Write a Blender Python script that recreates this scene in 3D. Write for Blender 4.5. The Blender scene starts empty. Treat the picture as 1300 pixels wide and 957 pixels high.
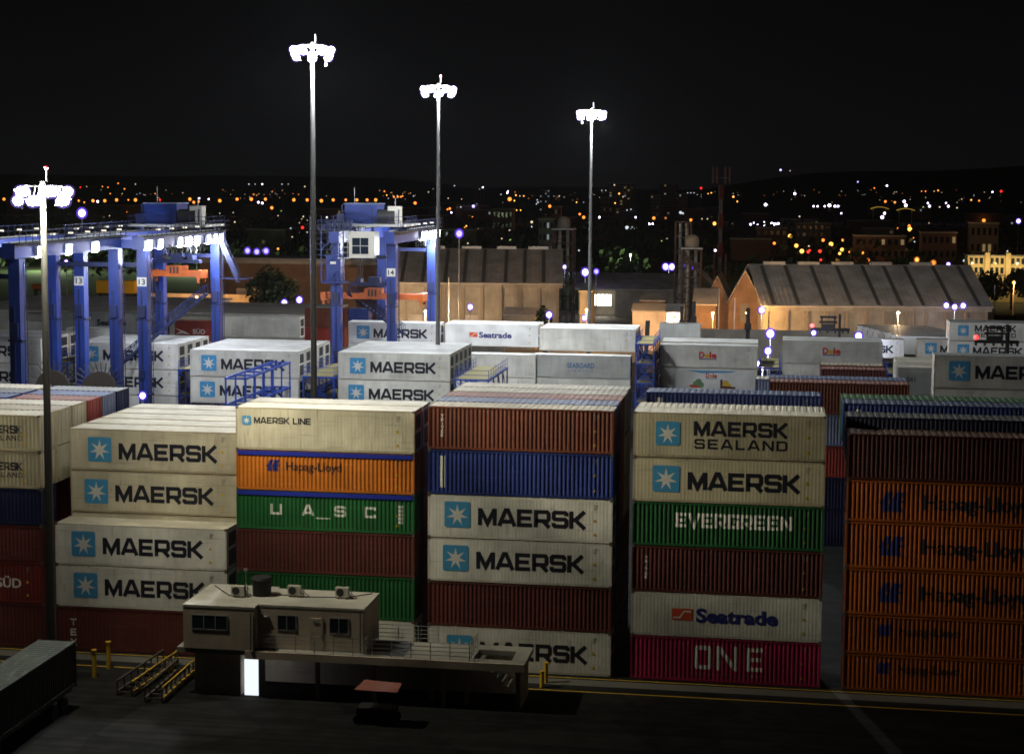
import bpy, bmesh, math, random
from mathutils import Vector, Matrix
random.seed(7)
sc = bpy.context.scene
COL = sc.collection
R = math.radians

# ------------------------------------------------------------------ render settings
sc.render.engine = 'CYCLES'
sc.view_settings.view_transform = 'Standard'
sc.view_settings.look = 'None'
sc.view_settings.exposure = 0.0
sc.view_settings.gamma = 1.0
sc.view_settings.use_curve_mapping = False
sc.cycles.use_denoising = True
sc.cycles.max_bounces = 4
sc.cycles.diffuse_bounces = 2
sc.cycles.glossy_bounces = 2
sc.cycles.transmission_bounces = 2
sc.cycles.volume_bounces = 0
sc.cycles.sample_clamp_indirect = 3.0
sc.cycles.filter_width = 1.7
sc.cycles.caustics_reflective = False
sc.cycles.caustics_refractive = False

# ------------------------------------------------------------------ camera (on a ship's bridge, 32 m up)
FPX, CAMH = 2126.67, 32.17
PIT, ROL, YAW = R(5.423), R(0.366), R(8.824)
def _basis():
    r = Vector((math.cos(YAW), math.sin(YAW), 0)); d0 = Vector((-math.sin(YAW), math.cos(YAW), 0)); z = Vector((0, 0, 1))
    fw = d0*math.cos(PIT) - z*math.sin(PIT); up = d0*math.sin(PIT) + z*math.cos(PIT)
    return r*math.cos(ROL)+up*math.sin(ROL), up*math.cos(ROL)-r*math.sin(ROL), fw
CR, CU, CF = _basis()
cam_d = bpy.data.cameras.new('camera'); cam = bpy.data.objects.new('camera', cam_d); COL.objects.link(cam)
m = Matrix((CR, CU, -CF)).transposed().to_4x4(); m.translation = (0, 0, CAMH); cam.matrix_world = m
cam_d.sensor_width = 36; cam_d.lens = FPX/1300*36; cam_d.shift_y = -45.0/1300
cam_d.clip_start = 0.5; cam_d.clip_end = 20000
sc.camera = cam
def ray(px, py): return CF + CR*((px-650)/FPX) + CU*((433.5-py)/FPX)
def atZ(px, py, z): v = ray(px, py); return Vector((0, 0, CAMH)) + v*((z-CAMH)/v.z)
def atY(px, py, y): v = ray(px, py); return Vector((0, 0, CAMH)) + v*(y/v.y)

# ------------------------------------------------------------------ mesh builder
class MB:
    def __init__(s): s.v = []; s.f = []; s.mi = []; s.cur = 0
    def mat(s, i): s.cur = i; return s
    def add(s, vs, fs):
        b = len(s.v); s.v += [tuple(p) for p in vs]
        for f in fs: s.f.append([b+i for i in f]); s.mi.append(s.cur)
        return s
    def box(s, x0, x1, y0, y1, z0, z1):
        return s.add([(x0,y0,z0),(x1,y0,z0),(x1,y1,z0),(x0,y1,z0),(x0,y0,z1),(x1,y0,z1),(x1,y1,z1),(x0,y1,z1)],
                     [(0,3,2,1),(4,5,6,7),(0,1,5,4),(1,2,6,5),(2,3,7,6),(3,0,4,7)])
    def bar(s, a, b, w, h=None, taper=1.0):
        h = h or w; a = Vector(a); b = Vector(b); d = (b-a).normalized()
        ref = Vector((0,0,1)) if abs(d.z) < .95 else Vector((1,0,0))
        sx = d.cross(ref).normalized(); sy = sx.cross(d).normalized()
        vs = []
        for p, k in ((a,1.0),(b,taper)):
            for i, j in ((-1,-1),(1,-1),(1,1),(-1,1)): vs.append(p+sx*(i*w*k/2)+sy*(j*h*k/2))
        return s.add(vs, [(0,1,2,3),(7,6,5,4),(0,4,5,1),(1,5,6,2),(2,6,7,3),(3,7,4,0)])
    def tube(s, a, b, r0, r1=None, n=10):
        r1 = r0 if r1 is None else r1; a = Vector(a); b = Vector(b); d = (b-a).normalized()
        ref = Vector((0,0,1)) if abs(d.z) < .95 else Vector((1,0,0))
        sx = d.cross(ref).normalized(); sy = sx.cross(d).normalized()
        vs = []
        for p, r in ((a,r0),(b,r1)):
            for k in range(n): t = 2*math.pi*k/n; vs.append(p+sx*(r*math.cos(t))+sy*(r*math.sin(t)))
        fs = [(k,(k+1)%n,n+(k+1)%n,n+k) for k in range(n)] + [tuple(range(n))[::-1], tuple(range(n,2*n))]
        return s.add(vs, fs)
    def ball(s, c, r, n=8, m=5, sz=1.0):
        vs = [(c[0],c[1],c[2]+r*sz)]
        for i in range(1, m):
            t = math.pi*i/m
            for k in range(n): p = 2*math.pi*k/n; vs.append((c[0]+r*math.sin(t)*math.cos(p), c[1]+r*math.sin(t)*math.sin(p), c[2]+r*math.cos(t)*sz))
        vs.append((c[0],c[1],c[2]-r*sz)); L = len(vs)-1
        fs = [(0,1+k,1+(k+1)%n) for k in range(n)]
        for i in range(m-2):
            for k in range(n): a = 1+i*n+k; b = 1+i*n+(k+1)%n; fs.append((a,a+n,b+n,b))
        fs += [(L,1+(m-2)*n+(k+1)%n,1+(m-2)*n+k) for k in range(n)]
        return s.add(vs, fs)
    def prism(s, pts, y0, y1):           # polygon in XZ extruded along Y
        n = len(pts)
        vs = [(x,y0,z) for x,z in pts]+[(x,y1,z) for x,z in pts]
        return s.add(vs, [tuple(range(n)), tuple(range(n,2*n))[::-1]]+[((k+1)%n,k,n+k,n+(k+1)%n) for k in range(n)])
    def mesh(s, name, mats=()):
        me = bpy.data.meshes.new(name); me.from_pydata(s.v, [], s.f)
        for mt in mats: me.materials.append(mt)
        if mats and len(mats) > 1: me.polygons.foreach_set('material_index', s.mi)
        me.update(); return me
    def build(s, name, mats, parent=None, loc=None):
        if not isinstance(mats, (list, tuple)): mats = [mats]
        return link(name, s.mesh(name, mats), parent, loc)
def link(name, me, parent=None, loc=None):
    o = bpy.data.objects.new(name, me); COL.objects.link(o)
    if parent: o.parent = parent
    if loc is not None: o.location = loc
    return o
def empty(name, loc, label, cat, group=None, rz=0):
    o = bpy.data.objects.new(name, None); COL.objects.link(o); o.location = loc; o.rotation_euler.z = rz
    o.empty_display_size = .5
    return tag(o, label, cat, group)
def tag(o, label, cat, group=None, kind=None):
    o['label'] = label; o['category'] = cat
    if group: o['group'] = group
    if kind: o['kind'] = kind
    return o
def setting(name, mb, mat):
    o = mb.build(name, mat); o['kind'] = 'structure'; return o
def relink_mat(o, mat):
    o.material_slots[0].link = 'OBJECT'; o.material_slots[0].material = mat

# ------------------------------------------------------------------ materials
def nodes(name):
    mt = bpy.data.materials.new(name); mt.use_nodes = True; nt = mt.node_tree
    return mt, nt, nt.nodes['Principled BSDF']
def paint(name, rgb, rough=.5, stain=.35, rust=.25, streak=True, bump=0.0, rustc=(.16,.07,.03), metal=0.0):
    """worn paint: large mottling, vertical run-off streaks and rust specks, different on every object"""
    mt, nt, p = nodes(name); N = nt.nodes; L = nt.links
    tc = N.new('ShaderNodeTexCoord'); oi = N.new('ShaderNodeObjectInfo')
    mul = N.new('ShaderNodeVectorMath'); mul.operation = 'SCALE'; mul.inputs[0].default_value = (37, 91, 53); L.new(oi.outputs['Random'], mul.inputs['Scale'])
    add = N.new('ShaderNodeVectorMath'); L.new(tc.outputs['Object'], add.inputs[0]); L.new(mul.outputs[0], add.inputs[1])
    mp = N.new('ShaderNodeMapping'); mp.inputs['Scale'].default_value = (2.2, 2.2, .28) if streak else (1, 1, 1); L.new(add.outputs[0], mp.inputs[0])
    n1 = N.new('ShaderNodeTexNoise'); n1.inputs['Scale'].default_value = 1.0; n1.inputs['Detail'].default_value = 5; L.new(mp.outputs[0], n1.inputs['Vector'])
    r1 = N.new('ShaderNodeMapRange'); r1.inputs[1].default_value = .38; r1.inputs[2].default_value = .72; r1.inputs[3].default_value = 0; r1.inputs[4].default_value = stain; L.new(n1.outputs[0], r1.inputs[0])
    mx = N.new('ShaderNodeMix'); mx.data_type = 'RGBA'; mx.inputs[6].default_value = (*rgb, 1)
    kk = .25*min(1, max(rgb)*2.2); d = tuple(c*.6+e*kk for c, e in zip(rgb, (.18,.14,.09))); mx.inputs[7].default_value = (*d, 1); L.new(r1.outputs[0], mx.inputs[0])
    n2 = N.new('ShaderNodeTexNoise'); n2.inputs['Scale'].default_value = 2.3; n2.inputs['Detail'].default_value = 7; L.new(mp.outputs[0], n2.inputs['Vector'])
    r2 = N.new('ShaderNodeMapRange'); r2.inputs[1].default_value = .60; r2.inputs[2].default_value = .74; r2.inputs[3].default_value = 0; r2.inputs[4].default_value = rust; L.new(n2.outputs[0], r2.inputs[0])
    m2 = N.new('ShaderNodeMix'); m2.data_type = 'RGBA'; L.new(mx.outputs[2], m2.inputs[6]); m2.inputs[7].default_value = (*rustc, 1); L.new(r2.outputs[0], m2.inputs[0])
    mp3 = N.new('ShaderNodeMapping'); mp3.inputs['Scale'].default_value = (.35, 1.0, 5.5) if streak else (.6, 2.5, 1); L.new(add.outputs[0], mp3.inputs[0])
    n4 = N.new('ShaderNodeTexNoise'); n4.inputs['Scale'].default_value = 1.3; n4.inputs['Detail'].default_value = 6; L.new(mp3.outputs[0], n4.inputs['Vector'])
    r4 = N.new('ShaderNodeMapRange'); r4.inputs[1].default_value = .57; r4.inputs[2].default_value = .70; r4.inputs[3].default_value = 0; r4.inputs[4].default_value = stain*.9; L.new(n4.outputs[0], r4.inputs[0])
    m4 = N.new('ShaderNodeMix'); m4.data_type = 'RGBA'; L.new(r4.outputs[0], m4.inputs[0]); L.new(m2.outputs[2], m4.inputs[6])
    lum = sum(rgb)/3; m4.inputs[7].default_value = (*[(c*.5+.02 if lum > .3 else min(1, c*1.5+.035)) for c in rgb], 1)
    n5 = N.new('ShaderNodeTexNoise'); n5.inputs['Scale'].default_value = .32; n5.inputs['Detail'].default_value = 2; L.new(add.outputs[0], n5.inputs['Vector'])
    r5 = N.new('ShaderNodeMapRange'); r5.inputs[1].default_value = .35; r5.inputs[2].default_value = .65; r5.inputs[3].default_value = .80; r5.inputs[4].default_value = 1.12; L.new(n5.outputs[0], r5.inputs[0])
    h5 = N.new('ShaderNodeHueSaturation'); L.new(m4.outputs[2], h5.inputs['Color']); L.new(r5.outputs[0], h5.inputs['Value'])
    rv = N.new('ShaderNodeMapRange'); rv.inputs[3].default_value = .82; rv.inputs[4].default_value = 1.06; L.new(oi.outputs['Random'], rv.inputs[0])
    hs = N.new('ShaderNodeHueSaturation'); L.new(h5.outputs[0], hs.inputs['Color']); L.new(rv.outputs[0], hs.inputs['Value'])
    L.new(hs.outputs[0], p.inputs['Base Color'])
    p.inputs['Roughness'].default_value = rough; p.inputs['Metallic'].default_value = metal
    if bump:
        n3 = N.new('ShaderNodeTexNoise'); n3.inputs['Scale'].default_value = 1.6; n3.inputs['Detail'].default_value = 3; L.new(add.outputs[0], n3.inputs['Vector'])
        b = N.new('ShaderNodeBump'); b.inputs['Strength'].default_value = bump; b.inputs['Distance'].default_value = .06; L.new(n3.outputs[0], b.inputs['Height']); L.new(b.outputs[0], p.inputs['Normal'])
    return mt
def plain(name, rgb, rough=.6, metal=0.0, var=.25, scale=3.0):
    mt, nt, p = nodes(name); N = nt.nodes; L = nt.links
    tc = N.new('ShaderNodeTexCoord'); n = N.new('ShaderNodeTexNoise'); n.inputs['Scale'].default_value = scale; n.inputs['Detail'].default_value = 4
    L.new(tc.outputs['Object'], n.inputs['Vector'])
    mx = N.new('ShaderNodeMix'); mx.data_type = 'RGBA'; L.new(n.outputs[0], mx.inputs[0])
    mx.inputs[6].default_value = (*[c*(1-var) for c in rgb], 1); mx.inputs[7].default_value = (*[min(1, c*(1+var)) for c in rgb], 1)
    L.new(mx.outputs[2], p.inputs['Base Color']); p.inputs['Roughness'].default_value = rough; p.inputs['Metallic'].default_value = metal
    return mt
def glow(name, rgb, strength):
    mt, nt, p = nodes(name)
    p.inputs['Base Color'].default_value = (.6,.6,.6,1)
    p.inputs['Emission Color'].default_value = (*rgb, 1); p.inputs['Emission Strength'].default_value = strength
    return mt
M = {}
M['white'] = paint('white_reefer_paint', (.70,.69,.63), .45, .42, .32, bump=.4)
M['coolwhite'] = paint('clean_white_reefer_paint', (.78,.79,.78), .42, .16, .08, bump=.2)
M['cream'] = paint('yellowed_white_paint', (.66,.61,.46), .5, .5, .4, bump=.5)
M['beige'] = paint('beige_paint', (.50,.45,.31), .55, .4, .4)
M['rustframe'] = paint('rust_edged_frame', (.46,.40,.27), .6, .5, .75, rustc=(.17,.075,.03))
M['wornframe'] = paint('worn_white_frame', (.62,.60,.53), .55, .5, .5, rustc=(.20,.10,.05))
M['grey'] = paint('grey_container_paint', (.34,.35,.33), .5, .4, .2)
M['brown'] = paint('brown_red_container_paint', (.16,.042,.022), .5, .45, .2, rustc=(.09,.03,.015))
M['maroon'] = paint('maroon_container_paint', (.105,.024,.020), .5, .45, .15, rustc=(.05,.015,.012))
M['red'] = paint('red_container_paint', (.30,.035,.025), .5, .35, .15)
M['oldred'] = paint('darkened_red_container_paint', (.15,.018,.014), .55, .35, .15)  # red darkened to imitate the weak light low in the left stack
M['rose'] = paint('faded_red_paint', (.34,.12,.09), .6, .35, .2)
M['blue'] = paint('blue_container_paint', (.020,.040,.20), .45, .4, .12)
M['navy'] = paint('navy_container_paint', (.010,.014,.055), .45, .4, .1)
M['greyblue'] = paint('faded_blue_paint', (.16,.19,.30), .6, .4, .25)
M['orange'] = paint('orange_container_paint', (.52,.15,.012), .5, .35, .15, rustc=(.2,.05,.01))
M['burnt'] = paint('darkened_orange_container_paint', (.42,.095,.008), .5, .35, .15, rustc=(.15,.035,.008))  # redder orange, darkened so the right stack reads as dimly lit
M['green'] = paint('green_container_paint', (.012,.115,.03), .5, .35, .12, rustc=(.05,.05,.02))
M['palegreen'] = paint('faded_green_paint', (.16,.28,.15), .6, .35, .2)
M['magenta'] = paint('magenta_container_paint', (.36,.012,.075), .5, .25, .08)
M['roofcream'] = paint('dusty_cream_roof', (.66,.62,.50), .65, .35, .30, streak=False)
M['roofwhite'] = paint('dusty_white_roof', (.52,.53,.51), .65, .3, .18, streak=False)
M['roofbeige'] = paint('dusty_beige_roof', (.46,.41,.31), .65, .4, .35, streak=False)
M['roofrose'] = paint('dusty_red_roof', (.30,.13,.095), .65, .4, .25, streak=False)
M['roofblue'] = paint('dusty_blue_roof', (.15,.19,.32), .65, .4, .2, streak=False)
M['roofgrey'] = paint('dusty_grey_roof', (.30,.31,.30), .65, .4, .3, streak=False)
M['roofslate'] = paint('dimmed_dusty_slate_roof', (.13,.14,.135), .65, .4, .2, streak=False)  # this and next two roofs darkened to imitate light falloff on the right
M['roofsteel'] = paint('dimmed_dusty_steel_blue_roof', (.075,.095,.16), .65, .4, .2, streak=False)
M['roofmoss'] = paint('dimmed_green_roof', (.065,.15,.065), .65, .4, .2, streak=False)
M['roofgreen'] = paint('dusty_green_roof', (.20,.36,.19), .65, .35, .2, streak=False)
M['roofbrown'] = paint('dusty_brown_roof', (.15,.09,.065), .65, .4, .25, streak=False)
M['ink'] = plain('dark_navy_lettering', (.010,.011,.022), .5, var=.2)
M['inkblue'] = plain('blue_lettering', (.015,.022,.16), .5, var=.2)
M['inkwhite'] = plain('white_lettering', (.62,.62,.58), .5, var=.15)
M['inkgrey'] = plain('grey_small_print', (.20,.20,.19), .5, var=.15)
M['inkred'] = plain('red_lettering', (.50,.02,.02), .5, var=.1)
M['logoblue'] = plain('light_blue_square_paint', (.055,.27,.50), .5, var=.15, scale=1.5)
M['yellow'] = plain('yellow_paint', (.60,.38,.02), .5)
M['seablue'] = plain('sea_blue_lettering', (.02,.10,.24), .5, var=.1)
M['vermilion'] = plain('vermilion_paint', (.55,.07,.02), .5)
M['rail_blue'] = plain('bright_blue_rail', (.018,.03,.32), .45)
M['black'] = plain('black_steel', (.004,.004,.005), .6)
M['dark'] = plain('dark_grille', (.02,.021,.023), .6)
M['castiron'] = plain('corner_steel', (.09,.075,.06), .6)
M['crane'] = paint('blue_crane_paint', (.015,.040,.23), .45, .25, .05)
M['crane_d'] = paint('dark_blue_steel', (.012,.02,.085), .5, .3, .1)
M['navysteel'] = paint('dark_navy_steel', (.010,.014,.05), .5, .3, .1)
M['rack'] = paint('blue_rack_paint', (.02,.07,.42), .45, .25, .1)
M['grating'] = plain('olive_grating', (.28,.25,.10), .7)
M['spread'] = paint('orange_spreader_paint', (.62,.13,.02), .5, .35, .15)
M['galv'] = plain('galvanised_steel', (.42,.43,.42), .45, .3, var=.15)
M['mastpole'] = plain('weathered_mast_steel', (.11,.11,.105), .55, .2, var=.2)
M['cabin'] = plain('cream_cabin_paint', (.52,.50,.43), .5, var=.06)
M['glass'] = plain('dark_window_glass', (.015,.022,.035), .12, var=.1)
M['concrete'] = paint('weathered_concrete', (.36,.35,.31), .85, .4, .15, streak=False)
M['wallpeach'] = paint('painted_plaster', (.74,.62,.50), .85, .35, .15)
M['wallwhite'] = paint('white_plaster', (.52,.50,.44), .85, .3, .1)
M['roofslab'] = paint('pale_roof_slab', (.55,.54,.47), .85, .35, .25, streak=False)
M['asphalt'] = plain('asphalt', (.013,.013,.013), .85, var=.4, scale=.35)
def ground_mat(name, rgb):
    mt, nt, p = nodes(name); N = nt.nodes; L = nt.links; tc = N.new('ShaderNodeTexCoord')
    v = N.new('ShaderNodeTexVoronoi'); v.inputs['Scale'].default_value = .16; L.new(tc.outputs['Object'], v.inputs['Vector'])
    n = N.new('ShaderNodeTexNoise'); n.inputs['Scale'].default_value = .7; n.inputs['Detail'].default_value = 8; L.new(tc.outputs['Object'], n.inputs['Vector'])
    mp = N.new('ShaderNodeMapping'); mp.inputs['Scale'].default_value = (.05, 1.6, 1); L.new(tc.outputs['Object'], mp.inputs[0])
    n2 = N.new('ShaderNodeTexNoise'); n2.inputs['Scale'].default_value = 1.0; n2.inputs['Detail'].default_value = 4; L.new(mp.outputs[0], n2.inputs['Vector'])
    a = N.new('ShaderNodeMath'); a.operation = 'MULTIPLY_ADD'; L.new(v.outputs['Color'], a.inputs[0]); a.inputs[1].default_value = .5; L.new(n.outputs[0], a.inputs[2])
    b = N.new('ShaderNodeMath'); b.operation = 'MULTIPLY'; L.new(a.outputs[0], b.inputs[0]); L.new(n2.outputs[0], b.inputs[1])
    r = N.new('ShaderNodeValToRGB'); L.new(b.outputs[0], r.inputs[0]); e = r.color_ramp.elements
    e[0].position = .15; e[0].color = (*[c*.35 for c in rgb], 1); e[1].position = .62; e[1].color = (*[c*2.2 for c in rgb], 1)
    L.new(r.outputs[0], p.inputs['Base Color']); p.inputs['Roughness'].default_value = .9; p.inputs['Specular IOR Level'].default_value = .12
    return mt
M['asphalt'] = ground_mat('stained_asphalt', (.013,.013,.0125))
M['yardc'] = plain('yard_concrete', (.13,.125,.11), .85, var=.35, scale=.25)
M['earth'] = plain('dark_land', (.030,.032,.022), .95, var=.4, scale=.02)
M['grassgreen'] = plain('mown_grass', (.045,.075,.025), .95, var=.4, scale=.3)
M['leaf'] = plain('dark_foliage', (.030,.048,.018), .7, var=.6, scale=.25)
M['bark'] = plain('bark', (.05,.038,.028), .9)
M['metalroof'] = paint('grey_metal_roof', (.52,.48,.43), .6, .4, .12, streak=False)
M['skylight'] = plain('dark_roof_strip', (.13,.12,.105), .6)
M['whwall'] = paint('warehouse_wall', (.42,.38,.31), .8, .5, .3)
M['pilaster'] = plain('warehouse_pilaster', (.30,.25,.19), .8)
M['rustcorr'] = paint('rusty_cladding', (.20,.12,.075), .8, .45, .5)
M['cityA'] = plain('city_wall_tan', (.19,.16,.12), .9, scale=.2)
M['cityB'] = plain('city_wall_grey', (.15,.15,.15), .9, scale=.2)
M['cityC'] = plain('city_wall_brick', (.17,.09,.06), .9, scale=.2)
M['lamp_white'] = glow('mast_floodlight', (1.0,.96,1.0), 60)
M['lamp_violet'] = glow('violet_white_lamp', (.80,.66,1.0), 9)  # violet tint stands in for the purple fringe around white lamps
M['lamp_blue'] = glow('blue_violet_lamp', (.45,.38,1.0), 3)
M['lamp_orange'] = glow('sodium_lamp', (1.0,.26,.035), 2.4)
M['lamp_orange_dim'] = glow('dim_sodium_lamp', (1.0,.28,.05), .7)
M['lamp_yellow'] = glow('yellow_lamp', (1.0,.46,.08), 3.0)
M['lamp_warm'] = glow('warm_white_lamp', (1.0,.78,.5), 1.1)
M['lamp_red'] = glow('red_beacon', (1.0,.02,.015), 2.5)
M['lamp_green'] = glow('green_lamp', (.6,1.0,.2), .6)
M['win_lit'] = glow('lit_window', (1.0,.70,.30), .16)
M['win_cool'] = glow('cool_lit_window', (.75,.9,1.0), .22)
M['win_dim'] = glow('dim_lit_window', (1.0,.55,.25), .035)
M['hall_lit'] = glow('brightly_lit_hall', (1.0,.92,.78), 3.5)
M['door_lit'] = glow('lit_doorway', (.85,.92,1.0), 1.1)

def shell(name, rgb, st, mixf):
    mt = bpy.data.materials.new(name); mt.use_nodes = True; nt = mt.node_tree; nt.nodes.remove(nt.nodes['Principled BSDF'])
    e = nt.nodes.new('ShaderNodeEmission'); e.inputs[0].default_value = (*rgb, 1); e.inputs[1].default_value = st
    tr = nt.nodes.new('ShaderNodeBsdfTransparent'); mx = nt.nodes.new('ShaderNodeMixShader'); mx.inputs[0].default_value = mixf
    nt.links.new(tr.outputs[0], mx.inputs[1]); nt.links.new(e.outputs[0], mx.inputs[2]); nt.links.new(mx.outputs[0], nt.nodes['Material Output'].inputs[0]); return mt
M['halo_violet'] = shell('violet_lamp_halo', (.16,.07,1.0), 1.0, .45); M['flood_halo'] = shell('floodlight_glow_halo', (.35,.25,1.0), .9, .22); M['halo_orange'] = shell('amber_lamp_halo', (1,.25,.03), .8, .4); M['halo_warm'] = shell('rosy_lamp_halo', (1,.4,.25), .7, .4)  # emissive shells imitating lens glow and colour fringe around lamps

# ------------------------------------------------------------------ lettering
def stroke(pl, t):
    """polyline -> mitred quad strip in 2-D"""
    n = len(pl); L = []; Rr = []
    for i in range(n):
        p = Vector(pl[i])
        d0 = (p-Vector(pl[i-1])).normalized() if i > 0 else None
        d1 = (Vector(pl[i+1])-p).normalized() if i < n-1 else None
        if d0 is None: d0 = d1
        if d1 is None: d1 = d0
        n0 = Vector((-d0.y, d0.x)); n1 = Vector((-d1.y, d1.x)); mm = (n0+n1)
        if mm.length < 1e-4: mm = n0
        mm.normalize(); k = min(1/max(.35, mm.dot(n0)), 2.2)
        L.append(p+mm*(t/2*k)); Rr.append(p-mm*(t/2*k))
    return L, Rr
a_, b_ = .1, .9
GL = {
 'M': (1.18, [[(.1,0),(.1,1)],[(1.08,0),(1.08,1)],[(.12,.95),(.59,.13),(1.06,.95)]]),
 'A': (1.16, [[(.06,0),(.5,.93),(.66,.93),(1.1,0)],[(.28,.27),(.88,.27)]]),
 'E': (1.0, [[(.97,.9),(.1,.9),(.1,.1),(.97,.1)],[(.1,.5),(.88,.5)]]),
 'R': (1.05, [[(.1,0),(.1,.9),(.84,.9),(.93,.8),(.93,.48),(.84,.38),(.1,.38)],[(.58,.36),(.98,0)]]),
 'S': (1.03, [[(.93,.70),(.93,.83),(.86,.9),(.17,.9),(.1,.83),(.1,.58),(.17,.51),(.86,.51),(.93,.44),(.93,.17),(.86,.1),(.17,.1),(.1,.17),(.1,.30)]]),
 'K': (1.06, [[(.1,0),(.1,1)],[(.97,1),(.36,.5),(1.0,0)],[(.1,.5),(.4,.5)]]),
 'L': (.9, [[(.1,1),(.1,.1),(.87,.1)]]), 'I': (.22, [[(.11,0),(.11,1)]]),
 'N': (1.08, [[(.1,0),(.1,1)],[(.98,0),(.98,1)],[(.13,.95),(.95,.05)]]),
 'D': (1.06, [[(.1,.1),(.1,.9),(.82,.9),(.95,.76),(.95,.24),(.82,.1),(.0,.1)]]),
 'O': (1.06, [[(.5,.9),(.17,.9),(.1,.83),(.1,.17),(.17,.1),(.89,.1),(.96,.17),(.96,.83),(.89,.9),(.5,.9)]]),
 'U': (1.0, [[(.1,1),(.1,.1),(.9,.1),(.9,1)]]),
 'C': (1.0, [[(.9,.68),(.9,.9),(.1,.9),(.1,.1),(.9,.1),(.9,.32)]]),
 'V': (1.1, [[(.06,1),(.55,.04),(1.04,1)]]),
 'G': (1.05, [[(.95,.72),(.95,.9),(.1,.9),(.1,.1),(.95,.1),(.95,.5),(.55,.5)]]),
 'B': (1.0, [[(.1,.1),(.1,.9),(.8,.9),(.88,.8),(.88,.6),(.8,.5),(.1,.5)],[(.75,.5),(.92,.4),(.92,.2),(.84,.1),(.0,.1)]]),
 '_': (1.0, [[(0,.05),(1.0,.05)]]), ' ': (.45, []),
 'T': (1.0, [[(0,.9),(1.0,.9)],[(.5,0),(.5,.88)]]), 'X': (1.0, [[(.05,0),(.95,1)],[(.05,1),(.95,0)]]),
 'H': (1.0, [[(.1,0),(.1,1)],[(.9,0),(.9,1)],[(.1,.5),(.9,.5)]]),
}
def word(mb, s, x0, x1, z0, h, t=.2, gap=.14, y=0.0):
    """block capitals between x0 and x1, cap height h, standing in the XZ plane, facing -Y"""
    tot = sum(GL[c][0] for c in s)+gap*(len(s)-1); sx = (x1-x0)/tot
    x = x0; k = 0
    for c in s:
        w, pls = GL[c]
        for pl in pls:
            Lp, Rp = stroke([(px*sx, pz*h) for px, pz in pl], t*h*1.0); k += 1
            yy = y-.0008*(k % 4)
            vs = [(x+p.x, yy, z0+p.y) for p in Lp]+[(x+p.x, yy, z0+p.y) for p in Rp]; n = len(Lp)
            mb.add(vs, [(i, n+i, n+i+1, i+1) for i in range(n-1)])
        x += (w+gap)*sx
    return mb
_dg = None
def font(mb, s, x0, x1, z0, cap, bold=.0, y=0.0):
    cu = bpy.data.curves.new('t', 'FONT'); cu.size = 1.0; cu.resolution_u = 3; cu.body = 'H'
    ob = bpy.data.objects.new('t', cu); COL.objects.link(ob)
    def grab():
        bpy.context.view_layer.update()
        dg = bpy.context.evaluated_depsgraph_get(); me = bpy.data.meshes.new_from_object(ob.evaluated_get(dg))
        vs = [v.co.copy() for v in me.vertices]; fs = [tuple(p.vertices) for p in me.polygons]; bpy.data.meshes.remove(me); return vs, fs
    hv, _ = grab(); ch = max(v.y for v in hv)
    cu.body = s; cu.offset = bold
    vs, fs = grab(); mn = min(v.x for v in vs); mxx = max(v.x for v in vs)
    sx = (x1-x0)/(mxx-mn); sz = cap/ch
    mb.add([(x0+(v.x-mn)*sx, y, z0+v.y*sz) for v in vs], fs)
    bpy.data.objects.remove(ob); bpy.data.curves.remove(cu); return mb
CP, CD, CX0 = .278, .036, .11            # corrugation: pitch, depth, start
def cprof(x):
    ph = ((x-CX0) % CP)/CP
    if ph < .25: return 0.0
    if ph < .5: return CD*(ph-.25)/.25
    if ph < .75: return CD
    return CD*(1-(ph-.75)/.25)
def conform(mb):
    """cut flat lettering at every fold of the corrugation and press it onto the panel"""
    bm = bmesh.new(); me = mb.mesh('tmp'); bm.from_mesh(me); bpy.data.meshes.remove(me)
    xs = [v.co.x for v in bm.verts]; x = CX0
    while x < max(xs)+CP:
        for k in (0, .25, .5, .75):
            c = x+k*CP
            if min(xs) < c < max(xs):
                bmesh.ops.bisect_plane(bm, geom=bm.verts[:]+bm.edges[:]+bm.faces[:], plane_co=(c,0,0), plane_no=(1,0,0))
        x += CP
    out = MB(); bm.verts.ensure_lookup_table()
    out.v = [(v.co.x, v.co.y+cprof(v.co.x), v.co.z) for v in bm.verts]
    out.f = [[v.index for v in f.verts] for f in bm.faces]; out.mi = [0]*len(out.f)
    bm.free(); return out
def star_mb(cx, cz, r, y, n=7):
    mb = MB(); pts = []
    for k in range(2*n):
        rr = r if k % 2 == 0 else r*.36; a = math.pi/2+math.pi*k/n; pts.append((cx+rr*math.cos(a), y, cz+rr*math.sin(a)))
    pts.append((cx, y, cz))
    return mb.add(pts, [(2*n, (k+1) % (2*n), k) if False else (2*n, k, (k+1) % (2*n)) for k in range(2*n)])
def rsquare(mb, x0, x1, z0, z1, y, r=.12):
    pts = []
    for cx, cz, a0 in ((x1-r,z1-r,0),(x0+r,z1-r,90),(x0+r,z0+r,180),(x1-r,z0+r,270)):
        for k in range(4): a = R(a0+30*k); pts.append((cx+r*math.cos(a), y, cz+r*math.sin(a)))
    return mb.add(pts, [tuple(range(len(pts)))])
def hlogo(mb, x0, z0, s, y):
    """two slanted, notched wing shapes"""
    w1 = [(0,.45),(.17,.56),(.36,1),(.70,1),(.52,.62),(.44,.5),(.50,.36),(.54,0),(.14,0),(.2,.34)]
    w2 = [(.56,.5),(.64,.62),(.80,1),(1.28,1),(1.08,.62),(1.36,.52),(1.06,.42),(1.18,0),(.62,0),(.60,.3)]
    for k, pts in enumerate((w1, w2)):
        cx = sum(p[0] for p in pts)/10; cz = .5
        mb.add([(x0+x*s, y-.001*k, z0+z*s) for x, z in pts]+[(x0+cx*s, y-.001*k, z0+cz*s)], [((i_+1) % 10, i_, 10) for i_ in range(10)])
    return mb
_design = {}
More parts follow.
